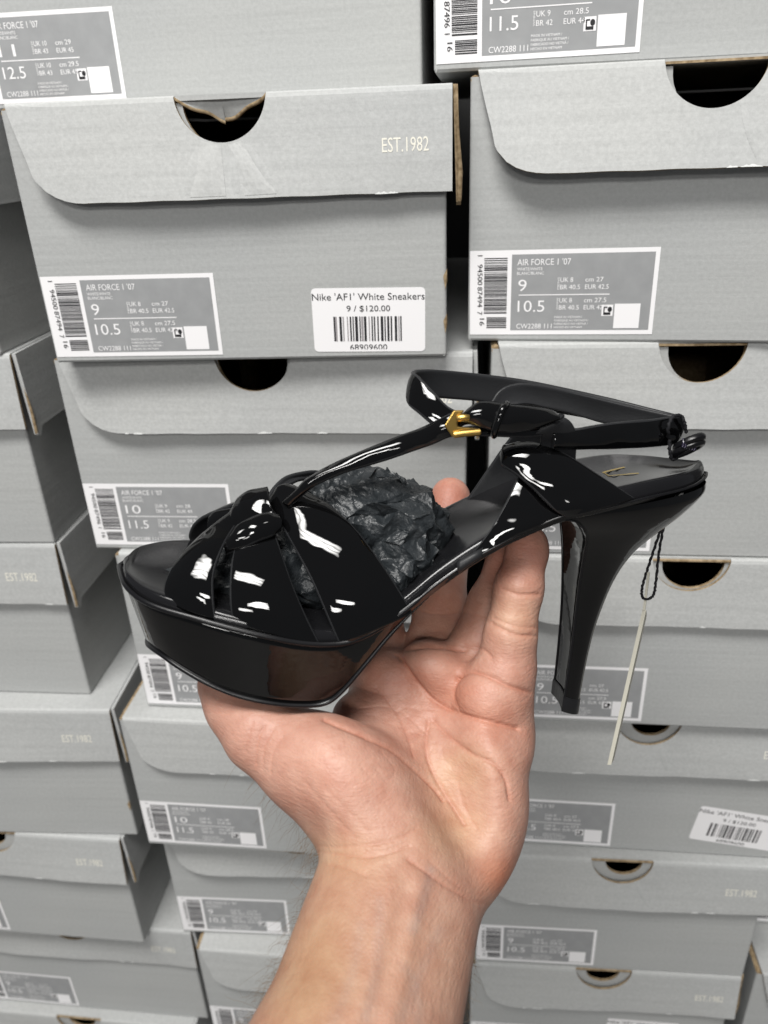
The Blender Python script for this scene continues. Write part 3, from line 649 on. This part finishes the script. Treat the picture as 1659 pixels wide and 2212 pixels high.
# ------------------------------------------------------------------ hang tag on a cord, with the coiled ring
M_CORD = mat('black_cord', (0.012, 0.012, 0.014), 0.7, 0.2)
M_COIL = mat('dark_violet_plastic', (0.010, 0.007, 0.022), 0.25, 0.5)
M_CARD = mat('cream_card', (0.56, 0.54, 0.46), 0.75, 0.2)
ht = empty('hang_tag'); ht.matrix_world = SHOE_M
tag(ht, 'cream card tag seen edge-on, hanging by a black cord from the heel strap', 'hang tag')
def cordpts(L, n=60, tw=0.0):
    return crom([sh(*p) for p in L], n)
def twisted(P, r):
    mb = MB(); Q = [p+np.array([math.cos(i*1.6), 0, math.sin(i*1.6)])*r*.22 for i, p in enumerate(P)]
    mb.tube(Q, [r*(.95+.18*math.sin(i*2.4)) for i in range(len(Q))], 0, 7); mb.build('cord', M_CORD, ht)
twisted(cordpts([(1448, 962, 2), (1443, 930, 8), (1452, 902, 7), (1470, 898, 4), (1478, 912, 4), (1482, 935, 3)], 50), 0.0007)
twisted(cordpts([(1446, 950, 6), (1447, 975, 6), (1452, 992, 5), (1462, 990, 4)], 26), 0.0007)
twisted(cordpts([(1440, 1085, -16), (1433, 1125, -15), (1415, 1180, -14), (1398, 1232, -13), (1387, 1270, -12), (1388, 1290, -12), (1400, 1294, -12), (1412, 1284, -12), (1417, 1255, -13), (1424, 1190, -14), (1436, 1125, -15), (1444, 1085, -16)], 130), 0.0006)
mb = MB(); ctr = sh(1486, 962, 5)
for k_, (r_, ph_) in enumerate(((.0050, 0), (.0046, .5))):
    P = []
    for a in np.linspace(0, 2*math.pi, 33)[:-1]:
        P.append(ctr+np.array([r_*math.cos(a)*.95, r_*math.cos(a)*.35+r_*.52*math.sin(a), r_*math.sin(a)*.8])+np.array([0, .0012*(k_-.5)*2, 0.0006*k_]))
    mb.tube(P, 0.0016, 0, 10, closed=True)
mb.build('ring', M_EDGE, ht)
mb = MB()
for k_ in range(6):
    p = sh(1476+5*k_, 948+1.5*k_, 8); q = sh(1474+5*k_, 966+1.5*k_, 9.5); mb.tube([p, (p+q)/2+np.array([0, 0, .0007]), q], .0005, 0, 6)
mb.build('cord_knot', M_COIL, ht)
mb = MB()
def card(p0, p1, c, wpx, depth):
    a0 = sh(p0[0]-wpx/2, p0[1], c); a1 = sh(p0[0]+wpx/2, p0[1], c); b0 = sh(p1[0]-wpx/2, p1[1], c); b1 = sh(p1[0]+wpx/2, p1[1], c)
    D = sh(p0[0]+2, (p0[1]+p1[1])/2, c-40)-sh(p0[0], (p0[1]+p1[1])/2, c); D = D/np.linalg.norm(D)*depth
    V = [a0, a1, b1, b0]; V2 = [v+D for v in V]
    mb.add(V+V2, [(0, 1, 2, 3), (7, 6, 5, 4), (0, 4, 5, 1), (1, 5, 6, 2), (2, 6, 7, 3), (3, 7, 4, 0)], 0)
card((1401, 1236), (1391, 1318), -12, 5.5, .012); card((1392, 1317), (1316, 1652), -12.4, 8.5, .030)
mb.build('card', M_CARD, ht)

# ------------------------------------------------------------------ signed-distance modelling (tissue paper, hand)
def surface_nets(D, origin, h):
    """vertices and quads of the zero surface of the grid D[x, y, z]"""
    S = D < 0
    nx, ny, nz = D.shape
    c = S[:-1, :-1, :-1].astype(np.int8)
    for dx in (0, 1):
        for dy in (0, 1):
            for dz in (0, 1):
                if dx+dy+dz: c = c+S[dx:nx-1+dx, dy:ny-1+dy, dz:nz-1+dz]
    act = (c > 0) & (c < 8); idx = np.full(act.shape, -1, np.int64); ii = np.argwhere(act); idx[act] = np.arange(len(ii))
    acc = np.zeros((len(ii), 3)); cnt = np.zeros(len(ii))
    cor = [(a, b, d) for a in (0, 1) for b in (0, 1) for d in (0, 1)]
    val = {k: D[ii[:, 0]+k[0], ii[:, 1]+k[1], ii[:, 2]+k[2]] for k in cor}
    for k in cor:
        for ax in range(3):
            if k[ax] == 0:
                k2 = list(k); k2[ax] = 1; k2 = tuple(k2); a, b = val[k], val[k2]; x = (a < 0) != (b < 0)
                t = np.where(x, a/np.where(x, a-b, 1), 0); p = np.array(k, float)[None, :].repeat(len(ii), 0); p[:, ax] += t
                acc[x] += p[x]; cnt[x] += 1
    V = (ii+acc/cnt[:, None])*h+origin
    Q = []
    for ax, (u, v) in enumerate(((1, 2), (2, 0), (0, 1))):
        sl = [slice(None)]*3; sl2 = [slice(None)]*3; sl[ax] = slice(0, -1); sl2[ax] = slice(1, None)
        A, B = S[tuple(sl)], S[tuple(sl2)]; e = np.argwhere(A != B); e = e[(e[:, u] > 0) & (e[:, v] > 0) & (e[:, u] < D.shape[u]-1) & (e[:, v] < D.shape[v]-1)]
        ins = A[e[:, 0], e[:, 1], e[:, 2]]
        def g(du, dv):
            f = e.copy(); f[:, u] -= du; f[:, v] -= dv; return idx[f[:, 0], f[:, 1], f[:, 2]]
        q = np.stack([g(1, 1), g(0, 1), g(0, 0), g(1, 0)], 1); q[~ins] = q[~ins][:, ::-1]; Q.append(q)
    return V, np.vstack(Q)
def make_mesh(name, V, Q, m, parent=None, smooth=True):
    me = bpy.data.meshes.new(name); me.vertices.add(len(V)); me.vertices.foreach_set('co', np.asarray(V, np.float32).ravel())
    me.loops.add(Q.size); me.loops.foreach_set('vertex_index', Q.ravel().astype(np.int32)); me.polygons.add(len(Q))
    me.polygons.foreach_set('loop_start', np.arange(0, Q.size, Q.shape[1], dtype=np.int32)); me.polygons.foreach_set('loop_total', np.full(len(Q), Q.shape[1], np.int32))
    me.polygons.foreach_set('use_smooth', np.full(len(Q), smooth)); me.update(calc_edges=True); me.validate(); me.materials.append(m)
    o = bpy.data.objects.new(name, me); COL.objects.link(o); o.parent = parent; return o
def vnormals(V, Q):
    n = np.cross(V[Q[:, 2]]-V[Q[:, 0]], V[Q[:, 3]]-V[Q[:, 1]]); N = np.zeros_like(V)
    for k in range(4): np.add.at(N, Q[:, k], n)
    return N/(np.linalg.norm(N, axis=1, keepdims=True)+1e-12)
def smin(a, b, k): 
    h = np.maximum(k-np.abs(a-b), 0)/k; return np.minimum(a, b)-h*h*k*0.25
def grid_pts(lo, hi, h):
    ax = [np.arange(l, u+h, h, dtype=np.float32) for l, u in zip(lo, hi)]; return np.meshgrid(*ax, indexing='ij')

# tissue paper stuffing, in the sandal's frame
def tissue():
    pts = dict(lo=(-.105, -.008, -.040), hi=(.034, .080, .040)); h = 0.0058
    X, Y, Z = grid_pts(pts['lo'], pts['hi'], h)
    def ell(px, py, c, rx, ry, rz, rot=0):
        q = sh(px, py, c); x, y, z = X-q[0], Y-q[1], Z-q[2]; a = math.radians(rot)
        x, y = x*math.cos(a)+y*math.sin(a), -x*math.sin(a)+y*math.cos(a)
        k = np.sqrt((x/rx)**2+(y/ry)**2+(z/rz)**2); return (k-1)*min(rx, ry, rz)
    D = ell(805, 1135, -4, .0285, .0225, .0185, -22)
    D = smin(D, ell(778, 1088, -8, .0175, .0130, .014, -8), .008)
    D = smin(D, ell(889, 1135, 2, .0115, .0120, .018, -30), .008)
    D = smin(D, ell(850, 1225, 10, .0125, .0105, .016, 40), .006)
    D = smin(D, ell(655, 1235, 0, .024, .0205, .0175, 0), .008)
    D = smin(D, ell(530, 1258, 0, .024, .0150, .0175, 18), .008)
    D = smin(D, ell(420, 1255, 0, .016, .0075, .018, 15), .006)
    V, Q = surface_nets(D, np.array(pts['lo']), h)
    g = np.random.default_rng(4)
    def fold(V, Q, amp, jit):                                  # crumple: jitter and push, then split every facet
        N = vnormals(V, Q if Q.shape[1] == 4 else np.c_[Q, Q[:, 0]]); V = V+N*g.normal(size=(len(V), 1))*amp+g.normal(size=V.shape)*jit
        return V, N
    V, N = fold(V, Q, .0009, .0011)
    k_ = (g.uniform(size=len(Q)) < .5)[:, None]
    Tr = np.vstack([np.where(k_, Q[:, [0, 1, 2]], Q[:, [0, 1, 3]]), np.where(k_, Q[:, [0, 2, 3]], Q[:, [1, 2, 3]])])
    for amp in (.00036, .00016, .00006):
        E_ = np.sort(np.vstack([Tr[:, [0, 1]], Tr[:, [1, 2]], Tr[:, [2, 0]]]), 1); u, inv = np.unique(E_, axis=0, return_inverse=True); inv = inv.ravel()
        mid = (V[u[:, 0]]+V[u[:, 1]])/2+g.normal(size=(len(u), 3))*amp; n0 = len(V); nt = len(Tr); V = np.vstack([V, mid])
        a, b_, c_ = inv[:nt]+n0, inv[nt:2*nt]+n0, inv[2*nt:]+n0
        Tr = np.vstack([np.c_[Tr[:, 0], a, c_], np.c_[a, Tr[:, 1], b_], np.c_[c_, b_, Tr[:, 2]], np.c_[a, b_, c_]])
    Q = Tr
    m = mat('black_tissue_paper', (0.016, 0.019, 0.0215), 0.42, 0.45); 
    a = noise(m, 160, 3, 0.6); k = bump(m, a.outputs[0], 0.08, 0.0012); b = m.node_tree.nodes.new('ShaderNodeTexVoronoi'); b.feature = 'DISTANCE_TO_EDGE'; b.inputs['Scale'].default_value = 60
    tc = m.node_tree.nodes.new('ShaderNodeTexCoord'); m.node_tree.links.new(tc.outputs['Object'], b.inputs['Vector']); k = bump(m, b.outputs[0], 0.12, 0.006, k)
    wr = noise(m, 45, 4, .6); mv = m.node_tree.nodes.new('ShaderNodeMixRGB'); mv.blend_type = 'LINEAR_LIGHT'; mv.inputs[0].default_value = .06
    m.node_tree.links.new(tc.outputs['Object'], mv.inputs[1]); m.node_tree.links.new(wr.outputs['Color'], mv.inputs[2]); m.node_tree.links.new(mv.outputs[0], b.inputs['Vector'])
    b2 = m.node_tree.nodes.new('ShaderNodeTexVoronoi'); b2.feature = 'F1'; b2.inputs['Scale'].default_value = 190; m.node_tree.links.new(mv.outputs[0], b2.inputs['Vector']); bump(m, b2.outputs['Distance'], 0.10, 0.004, k)
    o = make_mesh('tissue_paper', V, Q, m); o.data.set_sharp_from_angle(angle=math.radians(46)); o.matrix_world = SHOE_M
    tag(o, 'crumpled black tissue paper stuffed under the bands of the sandal', 'tissue paper')
tissue()

# ------------------------------------------------------------------ hand and forearm (camera-aligned metres: x right, y down, z away)
def cpt(px, py, d): return np.array([(px-CX)/F*d, (py-CY)/F*d, d])
def build_hand():
    h = 0.00115; lo = (-.115, -.030, .148); hi = (.075, .228, .395)
    X, Y, Z = grid_pts(lo, hi, h)
    def cap(p, q, r0, r1, zs=1.0):
        a, b = cpt(*p), cpt(*q); ab = b-a; l2 = float(ab@ab)
        t = np.clip(((X-a[0])*ab[0]+(Y-a[1])*ab[1]+(Z-a[2])*ab[2])/l2, 0, 1)
        return np.sqrt((X-a[0]-t*ab[0])**2+(Y-a[1]-t*ab[1])**2+((Z-a[2]-t*ab[2])*zs)**2)-(r0+t*(r1-r0))/1000
    def ell(p, r, rot=0):
        c = cpt(*p); x, y, z = X-c[0], Y-c[1], Z-c[2]; a = math.radians(rot)
        x, y = x*math.cos(a)+y*math.sin(a), -x*math.sin(a)+y*math.cos(a)
        k0 = np.sqrt((x*1000/r[0])**2+(y*1000/r[1])**2+(z*1000/r[2])**2); return (k0-1)*min(r)/1000
    def chain(pts, rs, k=.004):
        D = None
        for i in range(len(pts)-1):
            c = cap(pts[i], pts[i+1], rs[i], rs[i+1]); D = c if D is None else smin(D, c, k)
        return D
    # forearm: bones side by side under one skin
    D = cap((800, 1880, .268), (680, 2360, .222), 17, 22)
    D = smin(D, cap((938, 1905, .270), (815, 2360, .224), 18, 20.5), .014)
    D = smin(D, cap((868, 1850, .270), (745, 2330, .222), 19.5, 23), .012)
    for p, q, r0 in (((680, 2360, .222), (560, 2850, .187), 22), ((815, 2360, .224), (730, 2850, .189), 20.5), ((745, 2330, .222), (640, 2850, .188), 23)):
        D = smin(D, cap(p, q, r0, r0+1.5), .012)               # the arm goes on below the frame
    # palm: carpus, metacarpals
    D = smin(D, cap((872, 1870, .272), (905, 1720, .296), 20, 19), .012)
    D = smin(D, cap((985, 1815, .282), (1066, 1580, .303), 17, 14), .010)          # fifth
    D = smin(D, cap((930, 1830, .284), (985, 1510, .314), 17, 14), .010)           # fourth
    D = smin(D, cap((862, 1820, .286), (915, 1480, .322), 17, 14), .010)           # third
    D = smin(D, cap((815, 1790, .284), (826, 1495, .324), 15, 13.3), .010)
    D = smin(D, ell((768, 1548, .308), (9.5, 8.5, 9), 0), .010)                      # web of the thumb           # second
    D = smin(D, ell((1045, 1720, .286), (16, 28, 17), -6), .010)                    # hypothenar
    D = smin(D, ell((1020, 1862, .277), (9.5, 14, 12), 22), .010)
    D = smin(D, ell((770, 1718, .2735), (15.5, 27, 18), -40), .010)
    D = smin(D, ell((812, 1700, .279), (14.5, 26, 16), -42), .012)                   # thenar
    D = smin(D, ell((690, 1650, .283), (12, 15, 14), -40), .010)
    D = smin(D, ell((1058, 1505, .294), (13, 11, 12.5), 12), .007)                  # pads under the fingers
    D = smin(D, ell((945, 1445, .309), (15.5, 10.5, 12.5), 28), .005)
    D = smin(D, ell((840, 1455, .318), (12, 10, 12), 20), .006)
    D = smin(D, ell((1075, 1610, .292), (13, 9, 12), 10), .006)
    palm = D
    # fingers
    pinky = chain([(1078, 1560, .300), (1094, 1440, .297), (1102, 1372, .296), (1120, 1272, .298), (1139, 1190, .303), (1142, 1172, .305)], [11.8, 10.8, 9.7, 9.1, 7.8, 7.2])
    ring = chain([(995, 1500, .316), (1032, 1392, .318), (1064, 1310, .320), (1100, 1220, .322), (1130, 1150, .328)], [11.6, 10.8, 10.4, 9.2, 8.0])
    middle = chain([(920, 1490, .325), (940, 1390, .333), (950, 1310, .343), (962, 1200, .358), (972, 1104, .366), (973, 1073, .367)], [12.2, 11.8, 11.6, 10.6, 10.0, 9.4])
    index = chain([(828, 1500, .326), (822, 1400, .338), (815, 1300, .350), (828, 1210, .362), (838, 1150, .364)], [12, 11.4, 11, 9.6, 8.6])
    thumb = chain([(765, 1750, .285), (655, 1648, .284), (566, 1582, .288), (518, 1522, .296), (484, 1478, .303)], [18, 15.5, 13.4, 12.2, 10.5], .006)
    D = palm
    for fg, k in ((thumb, .008), (index, .007), (middle, .007), (ring, .007), (pinky, .008)):
        Fg = smin(palm, fg, k); D = np.minimum(D, Fg)
    # hollow of the palm and web
    D = -smin(-D, ell((965, 1640, .2665), (9, 25, 13), -14), .012)
    V, Q = surface_nets(D, np.array(lo), h)
    # light smoothing of grid noise
    nb = np.zeros_like(V); ct = np.zeros(len(V))
    E = np.vstack([Q[:, [0, 1]], Q[:, [1, 2]], Q[:, [2, 3]], Q[:, [3, 0]]])
    for it in range(5):
        nb[:] = 0; ct[:] = 0
        for a, b in ((0, 1), (1, 0)): np.add.at(nb, E[:, a], V[E[:, b]]); np.add.at(ct, E[:, a], 1)
        V = V+0.5*(nb/ct[:, None]-V)
    me = bpy.data.meshes.new('t'); me.from_pydata(V.tolist(), [], Q.tolist()); ob = bpy.data.objects.new('t', me); COL.objects.link(ob)
    ob.modifiers.new('s', 'SUBSURF').levels = 1; ob.modifiers['s'].render_levels = 1
    m2 = bpy.data.meshes.new_from_object(ob.evaluated_get(bpy.context.evaluated_depsgraph_get()))
    V = np.zeros(len(m2.vertices)*3); m2.vertices.foreach_get('co', V); V = V.reshape(-1, 3)
    Q = np.zeros(len(m2.loops), np.int64); m2.loops.foreach_get('vertex_index', Q); Q = Q.reshape(-1, 4)
    bpy.data.objects.remove(ob); bpy.data.meshes.remove(me); bpy.data.meshes.remove(m2)
    N = vnormals(V, Q)
    px = np.stack([V[:, 0]/V[:, 2]*F+CX, V[:, 1]/V[:, 2]*F+CY], 1)
    facing = np.clip(-(N*V).sum(1)/np.linalg.norm(V, axis=1)*1.6, 0, 1)
    def dist(L):
        P = crom(L, 8*len(L)); best = np.full(len(px), 1e9)
        for a, b in zip(P[:-1], P[1:]):
            ab = b-a; t = np.clip(((px-a)@ab)/(ab@ab+1e-9), 0, 1); best = np.minimum(best, np.hypot(*(px-a-t[:, None]*ab).T))
        return best
    cre = np.zeros(len(V)); disp = np.zeros(len(V))
    # (polyline, depth mm, half width px): the lines of the palm, fingers and wrist
    LINES = [
        ([(700, 1553), (785, 1588), (847, 1619), (889, 1655), (936, 1697), (960, 1728)], .9, 4),       # life line
        ([(815, 1485), (858, 1541), (884, 1598), (894, 1634)], .35, 3),
        ([(857, 1412), (889, 1463), (925, 1504), (967, 1530), (1000, 1545), (1060, 1560), (1120, 1574)], 1.1, 4),   # heart line
        ([(988, 1462), (978, 1495), (985, 1530)], .8, 4),
        ([(925, 1556), (920, 1608), (931, 1655), (962, 1713), (1003, 1780)], .75, 4),
        ([(936, 1556), (972, 1593), (1019, 1629), (1066, 1650), (1092, 1681), (1102, 1728)], .65, 4),
        ([(990, 1690), (1000, 1735), (1030, 1790)], .25, 4),
        ([(988, 1462), (1020, 1450), (1061, 1463), (1100, 1482), (1148, 1497)], .9, 4),
        ([(1062, 1347), (1110, 1370), (1160, 1374)], .55, 3), ([(1066, 1335), (1112, 1352), (1162, 1356)], .35, 2.5),
        ([(1085, 1272), (1120, 1284), (1165, 1284)], .5, 3),
        ([(1000, 1392), (1040, 1402), (1062, 1420)], .5, 3), ([(1015, 1325), (1055, 1342)], .35, 3),
        ([(870, 1402), (930, 1394), (1005, 1404)], .8, 5), ([(900, 1318), (950, 1326), (1005, 1322)], .35, 3),
        ([(668, 1826), (720, 1830), (780, 1826), (850, 1815), (900, 1790)], .3, 3), ([(676, 1838), (740, 1846), (806, 1850), (884, 1828)], .4, 3), ([(674, 1866), (740, 1872), (790, 1892)], .3, 3),
        ([(760, 1840), (830, 1838), (890, 1812)], .22, 2.5), ([(880, 1855), (951, 1905), (1014, 1942), (1061, 1957)], .45, 4), ([(930, 1862), (990, 1915), (1030, 1935)], .2, 3),
        ([(570, 1570), (556, 1600), (552, 1650)], .3, 3), ([(590, 1575), (572, 1610), (566, 1660)], .26, 3), ([(612, 1590), (590, 1625), (584, 1672)], .22, 3), ([(545, 1560), (536, 1590), (530, 1625)], .2, 3),
        ([(760, 1480), (830, 1500), (880, 1490)], .2, 2.5), ([(770, 1530), (850, 1530), (930, 1590)], .22, 2.5), ([(830, 1560), (870, 1530), (905, 1535)], .15, 2.2), ([(880, 1600), (930, 1570), (960, 1585)], .15, 2.2),
        ([(700, 1700), (760, 1760), (800, 1800)], .14, 2.5), ([(660, 1690), (730, 1770), (770, 1812)], .14, 2.5)]
    g = np.random.default_rng(3)
    for _ in range(34):                                                                              # fine cross lines of the palm
        x, y = g.uniform(770, 980), g.uniform(1490, 1720); a = g.choice([.15, -.25, .9]) + g.normal()*.15; l = g.uniform(20, 60)
        LINES.append(([(x, y), (x+l*math.cos(a)*.5, y+l*math.sin(a)*.5+g.normal()*2), (x+l*math.cos(a), y+l*math.sin(a))], .10, 1.8))
    for L, dep, w in LINES:
        d = dist(L); e = np.exp(-(d/w)**2); disp -= 1.2*(e*.8+.55*np.exp(-(d/(w*3.6))**2))*dep/1000*facing; cre = np.maximum(cre, e*min(1, dep*.8)*facing)
    # tendons and soft relief of the wrist
    d = dist([(905, 1905), (880, 2050), (840, 2212)]); disp += 0.0008*np.exp(-(d/22)**2)*facing
    d = dist([(845, 1915), (812, 2060), (765, 2212)]); disp += 0.0007*np.exp(-(d/22)**2)*facing
    V = V+N*disp[:, None]
    # pigment: skin tone and painted shade over the hand (redder pads and finger tips, yellower hollow, tanned forearm, veins)
    base = np.tile(np.array([0.575, 0.315, 0.236]), (len(V), 1))
    def spot(x, y, rx, ry, col, amt, rot=0):
        a = math.radians(rot); dx, dy = px[:, 0]-x, px[:, 1]-y; dx, dy = dx*math.cos(a)+dy*math.sin(a), -dx*math.sin(a)+dy*math.cos(a)
        w = amt*np.exp(-(dx/rx)**2-(dy/ry)**2); base[:] = base*(1-w[:, None])+np.array(col)*w[:, None]
    red = (0.62, 0.270, 0.180); pink = (0.70, 0.400, 0.300); yel = (0.66, 0.450, 0.260); tan = (0.50, 0.300, 0.170)
    spot(975, 1085, 60, 60, (0.60, 0.24, 0.17), .8); spot(950, 1330, 70, 110, (0.58, 0.28, 0.19), .7); spot(1145, 1200, 40, 60, (0.66, 0.30, 0.22), .6); spot(1080, 1220, 40, 60, (.55, .24, .17), .7)  # fingers behind the sandal: redder skin plus its shadow painted into the tone
    spot(1065, 1550, 60, 55, red, .55); spot(970, 1490, 60, 50, red, .5); spot(1085, 1895, 55, 45, (0.62, 0.235, 0.135), .85, -20); spot(1020, 1510, 60, 40, red, .4)
    spot(830, 1470, 70, 40, red, .4); spot(690, 1660, 110, 100, pink, .5); spot(820, 1700, 120, 90, pink, .35); spot(1100, 1700, 60, 120, pink, .4)
    spot(990, 1670, 70, 60, yel, .5); spot(1010, 1800, 70, 70, yel, .3); spot(960, 1790, 60, 60, yel, .3); spot(1110, 1330, 50, 60, yel, .3); spot(720, 1860, 130, 60, yel, .4)
    for _ in range(46):
        x, y = g.uniform(620, 1130), g.uniform(1420, 1860); spot(x, y, g.uniform(12, 34), g.uniform(10, 26), [red, (0.70, 0.47, 0.38), pink][int(g.integers(3))], g.uniform(.08, .26), g.uniform(0, 180))
    spot(690, 2080, 120, 210, tan, .85, 15); spot(640, 2190, 90, 120, tan, .6, 15); spot(900, 2080, 160, 200, (0.60, 0.375, 0.250), .5)
    for L, a in (([(930, 1880), (915, 1940), (890, 2010)], .35), ([(820, 1950), (815, 2080), (790, 2200)], .25), ([(780, 2000), (760, 2110), (720, 2212)], .18), ([(950, 2010), (900, 2120), (870, 2200)], .22), ([(870, 2090), (900, 2130), (905, 2212)], .2)):
        w = a*np.exp(-(dist(L)/13)**2); base[:] = base*(1-w[:, None])+np.array((0.40, 0.31, 0.28))*w[:, None]
    base[:] *= 0.74
    w = 0.72*cre; base[:] = base*(1-w[:, None])+np.array((0.42, 0.17, 0.11))*w[:, None]  # crease lines redder, with the shade of fine folds painted in
    W3 = V@CAMM                                               # camera -> world
    m = mat('skin', (0.62, 0.40, 0.28), 0.48, 0.35); NN, L_, b = nodes(m)
    at_ = NN.new('ShaderNodeAttribute'); at_.attribute_name = 'pigment_and_shade'
    mo = noise(m, 120, 4, 0.6); r1 = ramp(m, mo.outputs[0], 0.30, (0.84, 0.72, 0.69), 0.70, (1.06, 1.10, 1.12))
    mx = NN.new('ShaderNodeMixRGB'); mx.blend_type = 'MULTIPLY'; mx.inputs[0].default_value = .8; L_.new(at_.outputs['Color'], mx.inputs[1]); L_.new(r1.outputs[0], mx.inputs[2])
    L_.new(mx.outputs[0], b.inputs['Base Color'])
    b.inputs['Subsurface Weight'].default_value = 0.12; b.inputs['Subsurface Radius'].default_value = (0.008, 0.003, 0.0016); b.inputs['Subsurface Scale'].default_value = 0.6
    vo = NN.new('ShaderNodeTexVoronoi'); vo.inputs['Scale'].default_value = 900; tc = NN.new('ShaderNodeTexCoord'); L_.new(tc.outputs['Object'], vo.inputs['Vector'])
    k1 = bump(m, vo.outputs['Distance'], 0.18, 0.0005)
    wr = noise(m, 210, 3, .6, stretch=(1, 1, 4)); k2 = bump(m, wr.outputs[0], 0.34, 0.0010, k1)
    o = make_mesh('person', W3, Q, m)
    ca = o.data.color_attributes.new('pigment_and_shade', 'FLOAT_COLOR', 'POINT'); ca.data.foreach_set('color', np.c_[base, np.ones(len(base))].astype(np.float32).ravel())
    tag(o, 'bare left hand and forearm, palm up, holding the black sandal', 'person')
    # forearm hair: fine tapered strands rooted on the two edges
    g = np.random.default_rng(9); Nw = N@CAMM
    M_HAIR = mat('brown_hair', (0.16, 0.11, 0.065), 0.5, 0.3)
    dn = CAMM.T@np.array([-0.30, 0.9, 0.1])
    for left in (True, False):                                 # fine tapered strands along the two edges of the forearm
        cond = (np.abs(facing) < .30) & (px[:, 1] < 2260) & (V[:, 2] > .15)
        cond &= ((N[:, 0] < -.6) & (px[:, 1] > 1640)) if left else ((N[:, 0] > .7) & (px[:, 1] > 2040))
        edge = np.where(cond)[0]; pr = np.where(px[edge, 1] > 1800, 1.0, .4); hb = MB()
        for i in g.choice(edge, size=min(430 if left else 90, len(edge)), replace=False, p=pr/pr.sum()):
            l = g.uniform(.003, .0105)*(1 if left else .55); p = W3[i]; n = Nw[i]; t = dn+g.normal(size=3)*.5; c_ = g.normal(size=3)*.12
            pts = [p-n*.0004, p+n*l*.30+t*l*.2, p+n*l*.42+t*l*.55+c_*l, p+n*l*.42+t*l*.95]
            hb.tube(crom(pts, 6), [.000045, .00004, .000036, .00003, .00002, .00001], 0, 3, cap=False)
        hb.build('hair', M_HAIR, o)
build_hand()
